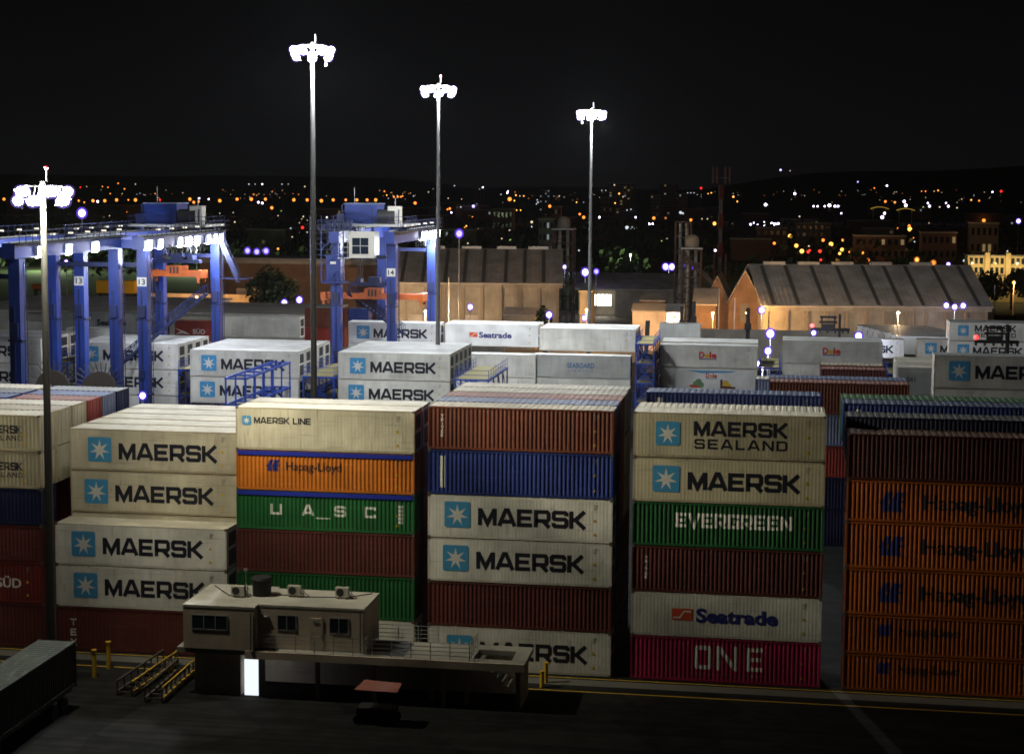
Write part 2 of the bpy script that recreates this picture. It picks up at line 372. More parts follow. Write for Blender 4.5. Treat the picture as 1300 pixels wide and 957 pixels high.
def design(key, corr, H, L):
    k = (key, corr, round(H, 2), L)
    if k in _design: return _design[k]
    y = -.010; out = []   # (part, MB, mat, [(subpart, MB, mat)])
    zc = H*.5
    def logo(x0, w, z0, r=.12):
        b = MB(); rsquare(b, x0, x0+w, z0, z0+w, y-.002, r)
        s = star_mb(x0+w/2, z0+w*.48, w*.43, y-.006)
        out.append(('logo', b, 'logoblue', [('star', s, 'inkwhite')]))
    if key == 'big':
        logo(1.15, 1.72, zc-.78); w = MB(); word(w, 'MAERSK', 3.42, 10.5, zc-.58, 1.14, .235, .12); out.append(('lettering', w, 'ink', []))
    elif key == 'line':
        logo(.42, .62, zc+.28); w = MB(); word(w, 'MAERSK LINE', 1.25, 5.15, zc+.40, .42, .21); out.append(('lettering', w, 'ink', []))
    elif key == 'sealand':
        logo(1.3, 1.55, zc-.66); w = MB(); word(w, 'MAERSK', 3.75, 9.65, zc+.02, .94, .225); word(w, 'SEALAND', 3.78, 9.65, zc-.82, .64, .20, .3); out.append(('lettering', w, 'ink', []))
    elif key == 'sealand_small':
        logo(6.9, .95, zc-.42); w = MB(); word(w, 'MAERSK', 8.1, 10.85, zc-.02, .55, .23); word(w, 'SEALAND', 8.1, 10.85, zc-.52, .36, .19, .3); out.append(('lettering', w, 'ink', []))
    elif key == 'hl_big':
        b = MB(); hlogo(b, 2.0, zc-.62, 1.25, y); out.append(('logo', b, 'inkblue', []))
        w = MB(); font(w, 'Hapag-Lloyd', 4.75, 11.4, zc-.42, .92, .012, y); out.append(('lettering', w, 'ink', []))
    elif key == 'hl_small':
        b = MB(); hlogo(b, 2.05, zc-.02, .75, y); out.append(('logo', b, 'inkblue', []))
        w = MB(); font(w, 'Hapag-Lloyd', 3.45, 7.25, zc+.06, .55, .012, y); out.append(('lettering', w, 'ink', []))
    elif key == 'uasc':
        for c, x in (('U',2.35),('A',4.55),('S',6.75),('C',8.80)): w = MB(); word(w, c, x, x+.78, zc-.28, .72, .22); out.append(('letter', w, 'inkwhite', []))
        w = MB(); word(w, '_', 5.45, 6.45, zc-.46, .5, .16); out.append(('letter', w, 'inkwhite', []))
        w = MB()
        for i in range(2):
            for j in range(5): w.add([(11.05+i*.2,y,zc-.62+j*.26),(11.22+i*.2,y,zc-.62+j*.26),(11.22+i*.2,y,zc-.42+j*.26),(11.05+i*.2,y,zc-.42+j*.26)], [(0,1,2,3)])
        out.append(('check_marking', w, 'inkwhite', []))
    elif key == 'evergreen':
        w = MB()
        for n_, c in enumerate('EVERGREEN'): x = CX0+(9+3*n_)*CP+.60*CP; word(w, c, x, x+.72, zc-.14, .92, .235)
        out.append(('lettering', w, 'inkwhite', []))
    elif key == 'one':
        w = MB(); xo = CX0+14*CP+.55*CP; word(w, 'O', xo, xo+1.11, zc-.62, 1.6, .17); word(w, 'N', xo+5*CP, xo+5*CP+1.39, zc-.62, 1.6, .17); word(w, 'E', xo+12*CP, xo+12*CP+1.05, zc-.62, 1.6, .17)
        font(w, 'OCEAN NETWORK EXPRESS', 4.1, 8.72, zc-1.02, .20, .01); out.append(('lettering', w, 'inkwhite', []))
    elif key in ('seatrade', 'seatrade_s'):
        x0, s = (2.65, 1.0) if key == 'seatrade' else (3.2, .82)
        b = MB(); b.add([(x0,y,zc-.32*s),(x0+1.32*s,y,zc-.32*s),(x0+1.32*s,y,zc+.44*s),(x0,y,zc+.44*s)], [(0,1,2,3)])
        sw = MB(); Lp, Rp = stroke([(x0+.08*s,zc-.16*s),(x0+.5*s,zc-.16*s),(x0+.78*s,zc+.26*s),(x0+1.26*s,zc+.26*s)], .09*s)
        sw.add([(p.x,y-.004,p.y) for p in Lp]+[(p.x,y-.004,p.y) for p in Rp], [(i,4+i,5+i,i+1) for i in range(3)])
        out.append(('logo', b, 'vermilion', [('swoosh', sw, 'inkwhite')]))
        w = MB(); font(w, 'Seatrade', x0+1.55*s, x0+6.75*s, zc-.38*s, .84*s, .035, y); out.append(('lettering', w, 'inkblue', []))
    elif key == 'seatrade_dark':
        w = MB(); font(w, 'Seatrade', 5.0, 9.4, zc-.3, .8, .035, y); out.append(('lettering', w, 'ink', []))
    elif key == 'seaboard':
        w = MB(); font(w, 'SEABOARD', 4.3, 7.7, zc-.15, .62, .02, y); font(w, 'M A R I N E', 4.5, 7.5, zc-.62, .2, .0, y); out.append(('lettering', w, 'seablue', []))
    elif key == 'dole':
        w = MB(); font(w, 'D', 4.9, 5.6, zc-.15, .72, .04, y); font(w, 'le', 6.2, 7.1, zc-.15, .72, .04, y)
        sun = MB(); sun.add([(5.9+.29*math.cos(R(30*k)), y, zc+.1+.29*math.sin(R(30*k))) for k in range(12)], [tuple(range(12))])
        un = MB(); un.add([(4.9,y,zc-.36),(7.1,y,zc-.36),(7.1,y,zc-.24),(4.9,y,zc-.24)], [(0,1,2,3)])
        out.append(('lettering', w, 'inkred', [('sun_letter', sun, 'yellow'), ('underline', un, 'inkblue')]))
    elif key == 'dole_banner':
        b = MB(); b.add([(1.2,y,.2),(11.7,y,.2),(11.7,y,H-.15),(1.2,y,H-.15)], [(0,1,2,3)])
        subs = []
        sky = MB(); sky.add([(3.4,y-.004,H-.3),(5.2,y-.004,H-.62),(8.9,y-.004,H-.5),(9.6,y-.004,H-.3)], [(0,1,2,3)]); subs.append(('sky_stripe', sky, 'logoblue'))
        w = MB(); font(w, 'D', 5.8, 6.25, zc+.28, .5, .04, y-.004); font(w, 'le', 6.65, 7.2, zc+.28, .5, .04, y-.004); subs.append(('lettering', w, 'inkred'))
        sun = MB(); sun.add([(6.45+.19*math.cos(R(30*k)), y-.005, zc+.46+.19*math.sin(R(30*k))) for k in range(12)], [tuple(range(12))]); subs.append(('sun_letter', sun, 'yellow'))
        ln = MB(); ln.add([(5.8,y-.004,zc+.12),(7.2,y-.004,zc+.12),(7.2,y-.004,zc+.2),(5.8,y-.004,zc+.2)], [(0,1,2,3)]); subs.append(('underline', ln, 'inkblue'))
        gf = MB()
        for cx, cz, r in ((4.6,.85,.45),(5.2,.75,.4),(4.9,1.15,.4)): gf.add([(cx+r*math.cos(R(36*k)), y-.004-.001*r, cz+r*math.sin(R(36*k))) for k in range(10)], [tuple(range(10))])
        subs.append(('green_fruit_picture', gf, 'palegreen'))
        yf = MB()
        for cx, cz, r in ((8.3,1.0,.42),(8.7,.7,.3)): yf.add([(cx+r*math.cos(R(36*k)), y-.004-.001*r, cz+r*math.sin(R(36*k))) for k in range(10)], [tuple(range(10))])
        subs.append(('yellow_fruit_picture', yf, 'yellow'))
        rf = MB(); rf.add([(3.7,y-.009,.5),(4.9,y-.009,.35),(5.0,y-.009,.6),(3.9,y-.009,.8)], [(0,1,2,3)]); subs.append(('red_fruit_picture', rf, 'vermilion'))
        bf = MB(); bf.add([(7.6,y-.009,.35),(9.5,y-.009,.35),(9.5,y-.009,.6),(7.9,y-.009,.7),(7.9,y-.009,1.5),(7.6,y-.009,1.5)], [(0,1,2,3),(0,3,4,5)]); subs.append(('dark_fruit_picture', bf, 'maroon'))
        out.append(('banner', b, 'coolwhite', subs))
    elif key == 'sud':
        w = MB(); font(w, 'SÜD', L-3.4, L-1.6, zc-.35, .62, .02, y); Lp = [(L-6.2,zc+.45),(L-4.6,zc-.05),(L-3.8,zc-.5),(L-4.9,zc-.3),(L-6.0,zc-.5),(L-5.2,zc-.02)]
        w.add([(a,y,b) for a, b in Lp], [(0,1,5)[::-1],(1,2,3)[::-1],(1,3,5)[::-1],(3,4,5)[::-1]]); out.append(('lettering', w, 'inkwhite', []))
    elif key == 'tex':
        w = MB()
        for c, z in (('T',1.7),('E',1.0),('X',.3)): word(w, c, .95, 1.4, z, .48, .22)
        out.append(('lettering', w, 'inkwhite', []))
    elif key == 'vstack':
        w = MB()
        for c, z in (('T',2.12),('R',1.86),('I',1.60),('T',1.34),('O',1.08),('N',.82)): word(w, c, .86 if c != 'I' else .94, 1.08 if c != 'I' else 1.0, z, .2, .24)
        out.append(('lettering', w, 'inkwhite', []))
    elif key == 'bars':
        w = MB(); w.add([(.78,y,.45),(.98,y,.45),(.98,y,H-.4),(.78,y,H-.4)], [(0,1,2,3)]); w.add([(1.06,y,.45),(1.14,y,.45),(1.14,y,H-.4),(1.06,y,H-.4)], [(0,1,2,3)])
        out.append(('lettering', w, 'inkwhite', []))
    elif key == 'gray041':
        w = MB(); font(w, '041', .9, 1.75, H-1.5, .55, .0, y); out.append(('lettering', w, 'ink', []))
    elif key == 'navytext':
        w = MB(); word(w, 'TEX', .8, 1.35, zc+.1, .3, .22)
        for k in range(7): w.add([(1.6+k*.3,y,zc+.1),(1.78+k*.3,y,zc+.1),(1.78+k*.3,y,zc+.22),(1.6+k*.3,y,zc+.22)], [(0,1,2,3)])
        out.append(('lettering', w, 'inkwhite', []))
    # small data panel, hazard triangles and numbers near the right end of the side
    if L > 10 and key not in ('dole_banner', 'none', 'blank_far'):
        mk = MB(); xr = L-1.15
        for k in range(3): mk.add([(xr-.06,y,H-.40-k*.13),(xr+.22-.06*k,y,H-.40-k*.13),(xr+.22-.06*k,y,H-.35-k*.13),(xr-.06,y,H-.35-k*.13)], [(0,1,2,3)])
        out.append(('data_marking', mk, 'inkgrey', []))
        for zz in (H-1.45, .5):
            hz_ = MB(); hz_.add([(xr-.12,y,zz),(xr+.12,y,zz),(xr,y,zz+.21)], [(0,1,2)])
            out.append(('hazard_sign', hz_, 'yellow', []))
    res = []
    for nm, b, mt, subs in out:
        f = conform if corr else (lambda q: q)
        res.append((nm, f(b).mesh(nm, [M[mt]]), [(sn, f(sb).mesh(sn, [M[smt]])) for sn, sb, smt in subs]))
    _design[k] = res; return res

# ------------------------------------------------------------------ containers
W = 2.438
_cm = {}
def cparts(kind, L, H):
    k = (kind, L, round(H, 2))
    if k in _cm: return _cm[k]
    P = {}
    ph = M['white']
    fr = MB()
    for x0, x1 in ((0,.09),(L-.09,L)):
        for y0, y1 in ((0,.09),(W-.09,W)): fr.box(x0, x1, y0, y1, 0, H)
    for y0, y1 in ((.012,.075),(W-.075,W-.012)):
        fr.box(.09, L-.09, y0, y1, .03, .19); fr.box(.09, L-.09, y0, y1, H-.12, H-.01)
    for x0, x1 in ((.012,.08),(L-.08,L-.012)):
        fr.box(x0, x1, .09, W-.09, .03, .17); fr.box(x0, x1, .09, W-.09, H-.14, H-.01)
    P['frame'] = fr.mesh('frame', [ph])
    P['cc'] = [MB().box(x0, x1, y0, y1, z0, z1).mesh('corner_casting', [M['castiron']]) for x0, x1 in ((-.006,.17),(L-.17,L+.006)) for y0, y1 in ((-.006,.16),(W-.16,W+.006)) for z0, z1 in ((-.002,.118),(H-.118,H+.002))]
    def side(front):
        b = MB(); xs = []; x = .09
        if kind == 'dry':
            ys = []
            x = CX0; xs.append(.09); ys.append(0)
            while x < L-.12:
                for kk in (0,.25,.5,.75):
                    xx = x+kk*CP
                    if xx > .1 and xx < L-.1: xs.append(xx); ys.append(cprof(xx))
                x += CP
            xs.append(L-.09); ys.append(0)
        else:
            ys = []; p = .23; x = .09
            while x < L-.1:
                for kk, d in ((0,0),(.05,.0035),(.13,.0035),(.18,0)):
                    if x+kk < L-.09: xs.append(x+kk); ys.append(d)
                x += p
            xs.append(L-.09); ys.append(0)
        y0 = .030; n = len(xs)
        if kind != 'dry': y0 = .006
        vs = [(x, (y0+d) if front else (W-y0-d), .17) for x, d in zip(xs, ys)]+[(x, (y0+d) if front else (W-y0-d), H-.10) for x, d in zip(xs, ys)]
        b.add(vs, [(i,i+1,n+i+1,n+i) if front else (i+1,i,n+i,n+i+1) for i in range(n-1)])
        return b.mesh('side_panel', [ph])
    P['front_panel'] = side(True); P['rear_panel'] = side(False)
    rf = MB(); xs = []; zs = []; x = .09; p = .42 if kind == 'dry' else .9; d = .024 if kind == 'dry' else .008
    while x < L-.1:
        for kk, dd in ((0,0),(.3,0),(.4,d),(.9,d)):
            if x+kk*p < L-.09: xs.append(x+kk*p); zs.append(dd)
        x += p
    xs.append(L-.09); zs.append(0); n = len(xs)
    rf.add([(x,.03,H-.016+z) for x, z in zip(xs, zs)]+[(x,W-.03,H-.016+z) for x, z in zip(xs, zs)], [(i,i+1,n+i+1,n+i) for i in range(n-1)])
    P['roof_panel'] = rf.mesh('roof_panel', [ph])
    # right end: doors (dry) or cooling machinery (reefer); left end: plain
    de = MB()
    if kind == 'dry':
        de.box(L-.05, L-.02, .09, W/2-.01, .17, H-.14); de.box(L-.05, L-.02, W/2+.01, W-.09, .17, H-.14)
        for y in (.35,.85,1.58,2.08): de.tube((L-.005,y,.1),(L-.005,y,H-.12),.022,.022,6); de.box(L-.02,L+.01,y-.07,y+.07,.9,.98); de.box(L-.02,L+.01,y-.06,y+.06,.3,.36); de.box(L-.02,L+.01,y-.06,y+.06,H-.5,H-.44)
        P['doors'] = de.mesh('doors', [ph])
    else:
        de.box(L-.06, L-.03, .09, W-.09, .17, H-.14); de.box(L-.03, L+.004, .12, .42, .2, H-.2); de.box(L-.03, L+.004, W-.42, W-.12, .2, H-.2); de.box(L-.03, L+.006, .42, W-.42, 1.35, 1.55)
        de.box(L-.03,L+.006,.42,W-.42,H-.34,H-.2)
        P['reefer_unit'] = de.mesh('reefer_unit', [ph])
        g = MB(); g.box(L-.028, L-.012, .43, W-.43, .24, 1.34); g.box(L-.028, L-.012, .43, W-.43, 1.56, H-.36)
        for y in (.82, 1.62):
            g.tube((L-.012,y,2.0),(L+.02,y,2.0),.33,.33,12)
        P['grille'] = g.mesh('fan_grille', [M['dark']])
    le = MB(); le.box(.02, .05, .09, W-.09, .17, H-.14)
    for k in range(7): y = .2+k*.3; le.box(.008, .03, y, y+.13, .19, H-.16)
    P['end_panel'] = le.mesh('end_panel', [ph])
    _cm[k] = P; return P
GROUP = 'shipping containers stacked in the yard'
RAILS = {}
def container(x, y, z, kind, H, col, label, des=None, roof=None, L=12.19, rail=None, rz=0, detail=2):
    t = empty('reefer_container' if kind == 'reefer' else 'shipping_container', (x, y, z), label, 'container', GROUP, rz)
    P = cparts(kind, L, H); mt = M[col]
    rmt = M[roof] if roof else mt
    def part(nm, me, mat=None, parent=t):
        o = link(nm, me, parent)
        if mat: relink_mat(o, mat)
        return o
    part('frame', P['frame'], M['rustframe'] if col in ('beige', 'cream') else M['wornframe'] if col == 'white' else mt)
    part('side_panel', P['front_panel'], mt); part('side_panel', P['rear_panel'], mt)
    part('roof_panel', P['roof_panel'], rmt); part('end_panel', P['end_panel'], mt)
    if kind == 'dry': part('doors', P['doors'], mt)
    else: u = part('reefer_unit', P['reefer_unit'], mt); part('fan_grille', P['grille'], None, u)
    if y < 107 and detail > 1:
        for cme in P['cc'][:2]+P['cc'][4:6]: part('corner_casting', cme)
    if des:
        jr = random.Random(int(x*31+z*17+y*7)); jit = (jr.uniform(-.16, .16), 0, jr.uniform(-.07, .07)) if des in ('big','line','sealand') else (0, 0, 0)
        for nm, me, subs in design(des, kind == 'dry', H, L):
            o = part(nm, me); 
            if kind == 'dry': o.location = (0, .030, 0)
            elif nm in ('logo', 'lettering'): o.location = jit
            for sn, sme in subs: part(sn, sme, None, o)
    if rail:
        k = (L, round(H, 2))
        if k not in RAILS: RAILS[k] = MB().box(.1, L-.1, -.02, .010, H-.30, H-.012).mesh('top_rail', [M['rail_blue']])
        part('top_rail', RAILS[k])
    return t
TIER = ['bottom', 'second from bottom', 'third from bottom', 'fourth from bottom', 'fifth from bottom', 'topmost']
def stack(x, y, tops, specs, L=12.19, base=.02):
    """specs: (kind, colour, design, roof, label[, rail]) from the bottom up"""
    z = base
    for tp, s in zip(tops, specs):
        if s:
            container(x, y, z, s[0], tp-z-.03, s[1], s[4], s[2], s[3], L, rail=(len(s) > 5 and s[5]))
        z = tp
Y0, RP = 106.7, 2.72
def row(r): return Y0+RP*r
S0, S1, S2, S3, S4, S5 = -61.25, -48.1, -35.2, -22.1, -8.62, 4.95

# far-left stack behind the near mast
stack(S0, Y0, [3.1,6.0,8.55,11.1,13.65,16.2], [
 ('dry','maroon',None,None,'dark maroon container at the foot of the far left stack behind the near mast'),
 ('dry','oldred','sud',None,'dull red container with white pennant mark beside the near lamp mast'),  # oldred is red darkened to imitate weak light
 ('dry','maroon',None,None,'plain maroon container above the red one with the white pennant mark'),
 ('dry','navy',None,None,'navy container directly under two beige ones in the far left stack'),
 ('dry','beige','sealand_small','roofbeige','rust-edged beige container second from top of the far left front stack'),
 ('dry','beige','sealand_small','roofcream','rust-edged beige container on top of the far left front stack')])
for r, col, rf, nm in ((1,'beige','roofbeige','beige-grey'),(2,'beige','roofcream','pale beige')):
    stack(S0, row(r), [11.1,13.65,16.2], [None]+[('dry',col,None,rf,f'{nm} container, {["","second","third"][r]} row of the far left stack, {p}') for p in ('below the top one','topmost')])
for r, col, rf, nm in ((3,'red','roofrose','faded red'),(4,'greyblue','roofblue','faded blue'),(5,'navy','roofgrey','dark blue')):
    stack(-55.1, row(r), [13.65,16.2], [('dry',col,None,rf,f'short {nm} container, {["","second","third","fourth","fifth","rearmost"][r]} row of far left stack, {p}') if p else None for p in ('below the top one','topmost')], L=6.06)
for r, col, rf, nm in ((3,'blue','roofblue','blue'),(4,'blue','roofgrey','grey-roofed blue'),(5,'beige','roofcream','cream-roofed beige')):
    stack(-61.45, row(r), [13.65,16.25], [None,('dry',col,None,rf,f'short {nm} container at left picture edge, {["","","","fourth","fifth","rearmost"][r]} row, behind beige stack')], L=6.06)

# white block behind the near mast
stack(S1, Y0, [3.05,5.95,8.85], [
 ('dry','maroon','tex',None,'dark maroon container with vertical white letters below two white ones near yellow bollards'),
 ('reefer','white','big','roofcream','white container with blue star square, partly hidden by the office roof'),
 ('reefer','white','big','roofcream','white container with star square on top of the low front stack, cream roof exposed')])
stack(S1, row(1), [3.05,6.1,9.1,12.05,15.0], [None,None,
 ('reefer','cream',None,'roofcream','cream container whose top edge peeks over the low white front stack'),
 ('reefer','cream','big','roofcream','cream-white container with star square and scuff marks along its lower edge'),
 ('reefer','cream','big','roofcream','cream-white container with star square at front of the broad cream roof')])
for r in range(2, 6):
    stack(S1, row(r), [12.05,15.0], [None,('reefer','cream',None,'roofcream',f'cream container in {["","","third","fourth","fifth","rearmost"][r]} row of broad cream roof left of orange container')])

# stack behind the office
stack(S2, Y0, [3.1,6.05,8.95,11.6,14.3,17.2], [
 ('reefer','white',None,'roofcream','white container at ground level behind the office terrace railing'),
 ('dry','green',None,None,'plain green container rising behind the office roof and water tank'),
 ('dry','maroon',None,None,'plain maroon container between two green ones behind the office'),
 ('dry','green','uasc',None,'green container with four widely spaced white letters and blue top rail',True),
 ('dry','orange','hl_small',None,'bright orange container with small blue emblem and blue top rail',True),
 ('reefer','cream','line','roofcream','dented white container with small star square and two small words on orange one')])
stack(S2, row(1), [2.95,5.9,8.9,11.6,14.3,17.2], [('dry','navy',None,None,'dark navy container low behind the office stack, bottom of second row'),('dry','maroon',None,None,'dark maroon container low behind the office stack, second row'),('dry','navy',None,None,'navy container mid-height behind the office stack, second row'),('dry','brown',None,None,'brown container hidden behind the green lettered one'),('dry','brown',None,None,'brown container behind the bright orange one with the small emblem'),
 ('reefer','cream',None,'roofcream','cream-roofed container right behind the dented white one with small lettering')])

# middle stack
stack(S3, Y0, [2.95,5.95,8.87,11.75,14.72,17.6], [
 ('reefer','white','big','roofcream','white container with star square standing on the ground behind office terrace'),
 ('dry','maroon',None,None,'plain maroon container sandwiched between white ones in the middle stack'),
 ('reefer','white','big','roofcream','white container with star square directly above the plain maroon one, middle stack'),
 ('reefer','white','big','roofcream','white container with star square directly below the deep blue one'),
 ('dry','blue','bars',None,'deep blue container with white vertical bars near its left end'),
 ('dry','brown','vstack','roofbeige','rust-brown container with dusty ribbed roof on top of the middle stack')])
for r, col, rf, nm in ((1,'blue','roofblue','blue'),(2,'rose','roofrose','faded red'),(3,'cream','roofcream','cream'),(4,'cream','roofcream','pale cream')):
    stack(S3, row(r), [2.95,5.9,8.87,11.75,14.72,17.6], [('dry','maroon',None,None,f'dark container end in gap beside the middle stack, {["","second","third","fourth","rearmost"][r]} row, {p}') for p in ('bottom','above bottom','third up')]+[('dry',col,None,rf,f'{nm} container in {["","second","third","fourth","rearmost"][r]} row behind the rust-brown one, {p}') for p in ('third tier down','second tier down','top tier')])

# stack with the magenta container
stack(S4, Y0, [2.95,5.85,8.88,11.75,14.65,17.6], [
 ('dry','magenta','one',None,'magenta container with three big pale letters at ground level'),
 ('reefer','white','seatrade','roofcream','white container with orange-red flag mark and blue rounded lettering above magenta one'),
 ('dry','maroon','vstack',None,'maroon container with tiny vertical white letters under the green one'),
 ('dry','green','evergreen',None,'green container with one long pale word, under the beige star ones'),
 ('reefer','beige','big','roofbeige','tan container with star square and one big dark word, above the green one'),
 ('reefer','beige','sealand','roofcream','tan container with star square and two lines of dark words, topmost')])
stack(S4, row(1), [14.65,17.55], [None,('dry','beige',None,'roofcream','beige container right behind the two-line tan one, same height')])
stack(S4, row(4), [14.65,17.55], [None,('dry','blue','bars','roofblue','blue ribbed container with pale stripes two gaps behind the tan stack')])

# dim orange stack on the right
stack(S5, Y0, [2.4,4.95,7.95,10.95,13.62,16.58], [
 ('dry','burnt','hl_small',None,'dim orange container with small emblem, lowest in the orange stack'),  # burnt is orange darkened to imitate dim light, here and below
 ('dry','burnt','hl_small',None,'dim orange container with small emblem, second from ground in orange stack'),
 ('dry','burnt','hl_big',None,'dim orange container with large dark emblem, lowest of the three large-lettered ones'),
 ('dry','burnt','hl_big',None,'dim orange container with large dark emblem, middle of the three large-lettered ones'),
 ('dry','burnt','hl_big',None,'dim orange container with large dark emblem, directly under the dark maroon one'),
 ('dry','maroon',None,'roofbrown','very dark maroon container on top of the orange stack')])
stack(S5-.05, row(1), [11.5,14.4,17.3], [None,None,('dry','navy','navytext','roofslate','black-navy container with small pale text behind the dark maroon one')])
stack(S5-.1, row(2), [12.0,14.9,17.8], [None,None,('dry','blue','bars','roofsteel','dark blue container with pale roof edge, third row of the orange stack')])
stack(S5-.1, row(3), [12.0,14.9,17.8], [None,None,('dry','green',None,'roofmoss','green-roofed container, rearmost row of the dim orange stack')])  # roofmoss is a green roof darkened to imitate light falloff

# --- second block (Y 147..165)
stack(14.2, 150, [5.9,8.8,11.6,14.45,17.4], [None,None,None,('reefer','white',None,'roofwhite','white container right below the grey-lit star one at right edge'),('reefer','white','big','roofwhite','grey-lit white container with star square cut by the right picture edge')])
stack(-.05, 150, [3.3,6.2,9.0,11.85,14.7], [
 ('dry','navy',None,None,'blue container at the foot of the dim slot between tan and orange stacks'),  # this and the next blue container use navy to darken the slot
 ('dry','navy',None,'roofblue','blue container with pale top seen in the slot beside the orange stack'),
 ('dry','red',None,None,'dull red container seen in the narrow slot beside the tan stack'),
 ('dry','greyblue',None,None,'faded blue container in the narrow slot beneath the long brown one'),
 ('dry','brown',None,'roofrose','long dark brown container with pinkish roof edge behind the tan stack')])
stack(-.05, 152.72, [11.85,14.75], [None,('dry','greyblue',None,'roofblue','blue-grey roofed container directly behind the long dark brown one')])
stack(-1.40, 158, [11.4,14.0], [None,('dry','greyblue',None,'roofcream','short blue-grey container with cream roof left of the long brown one')], L=6.06)
stack(4.75, 160, [12.0,14.85], [None,('dry','maroon',None,'roofrose','short maroon container with striped rosy roof in front of the white fruit one')], L=6.06)
stack(4.75, 162.72, [12.0,14.95], [None,('dry','brown',None,'roofbeige','short brown container behind the maroon one with striped rosy roof')], L=6.06)
for r in range(4):
    stack(12.7+.1*r, 172+2.7*r, [8.4,11.0,13.9], [None,('reefer','grey',None,'roofwhite',f'grey container below the three-digit one, row {["nearest","second","third","fourth"][r]}') if r < 1 else None,
      ('reefer','grey' if r == 0 else 'white','gray041' if r == 0 else None,'roofcream',['grey container with three dark digits left of the star one at right edge','pale-roofed container just behind the grey one with three digits','pale-roofed container third back behind the three-digit grey one','pale-roofed container farthest back behind the three-digit grey one'][r])])

# --- reefer block (Y 173..189): four bays
def bay(x, y, n, top, tiers, names, desA='big', col='white', roof='roofwhite', first=0, fronts=None):
    ords = ['front', 'second', 'third', 'fourth', 'fifth', 'sixth']
    for r in range(n):
        tops = [top-2.93*k for k in range(tiers, -1, -1)]
        sp = [None]
        for k in range(1, tiers+1):
            tn = ['top', 'second', 'third'][tiers-k]
            if r == 0: lab = names[tiers-k]
            else: lab = f'pale container in {ords[r]} row behind {names[0].split("|")[1] if "|" in names[0] else names[0]}'
            lab = lab.split('|')[0] if r == 0 else lab
            sp.append(('reefer', col, (fronts[tiers-k] if fronts else desA) if r == 0 else None, roof, lab) if (r == 0 or k == tiers) else None)
        stack(x, y+2.62*r, tops, sp, base=max(.02, tops[0]-2.93))
bay(-62.3, 173.4, 5, 13.95, 2, ['white star-square container behind the blue sloping frame, upper one|the upper star one by the sloping frame','white star-square container behind the blue sloping frame, lower one'], fronts=['big','big'])
bay(-45.7, 173.2, 5, 14.05, 2, ['white star-square container just above the dented white one, upper of two|the star pair above dented white one','white star-square container just above the dented white one, lower of two'], fronts=['big','big'])
bay(-77.7, 178.6, 4, 13.95, 3, ['white star-square container behind two blue crane legs|the star one crossed by crane legs','white container below the one crossed by two crane legs, behind the reel','white blank container third down behind the cable reel'], fronts=['big','big',None])
bay(-94.0, 178.6, 4, 14.2, 2, ['white container with dark letters at left picture edge, upper of two|the left edge lettered pair','white container with dark letters at left picture edge, lower of two'], fronts=['big','big'])

# --- third block (Y 196..215)
def one(x, y, z, kind, H, col, label, des=None, roof='roofwhite', L=12.19, **k): container(x, y, z, kind, H, col, label, des, roof, L, **k)
one(-54.4, 211.5, 11.15, 'reefer', 2.88, 'coolwhite', 'clean white star-square container crossed by the crane leg and ladder', 'big')
one(-54.4, 211.5, 8.25, 'reefer', 2.88, 'coolwhite', 'clean white container beneath the one crossed by the crane ladder', None)
one(-41.7, 212, 11.1, 'reefer', 2.88, 'coolwhite', 'white container with orange-red flag mark and blue lettering beside the lamp mast', 'seatrade_s')
one(-41.7, 214.7, 11.1, 'reefer', 2.88, 'coolwhite', 'blank white container behind the flag-mark one by the lamp mast', None)
one(-41.1, 205.5, 7.9, 'reefer', 2.88, 'white', 'blank white container with pale roof below the flag-mark one', None)
one(-41.1, 205.5, 5.0, 'reefer', 2.88, 'white', 'blank white container lowest visible below the flag-mark one', None)
one(-28.95, 209, 11.0, 'reefer', 2.88, 'white', 'white container with tiny red words, top of the pale stack by lamp mast base', 'whiteblank')
for r in (1, 2): one(-28.95, 209+2.62*r, 11.0, 'reefer', 2.88, 'white', f'blank pale container {["","just","two rows"][r]} behind the tiny red words one', None)
one(-29.3, 206, 7.95, 'reefer', 2.88, 'grey', 'grey-white container with thin blue capitals in the middle of its side', 'seaboard')
one(-29.3, 206, 5.05, 'reefer', 2.88, 'white', 'white container peeking out under the one with thin blue capitals', None)
one(-13.8, 211, 9.05, 'reefer', 2.88, 'white', 'white container with red fruit-company word above the picture banner', 'dole')
one(-13.8, 211, 6.15, 'reefer', 2.88, 'white', 'white container draped with a fruit picture banner', 'dole_banner')
for r in (1, 2): one(-13.8, 211+2.62*r, 9.25, 'reefer', 2.88, 'white', f'pale-roofed container {["","just","two rows"][r]} behind the upper red-word one by blue racks', None)
one(1.5, 211, 9.9, 'reefer', 2.88, 'white', 'white container with red word behind the short maroon one', 'dole')
one(1.5, 211, 7.0, 'reefer', 2.88, 'white', 'blank white container under the red-word one beside the violet lamps', None)
one(1.5, 213.62, 9.95, 'reefer', 2.88, 'white', 'pale-roofed container right behind the red-word one beside violet lamps', None)
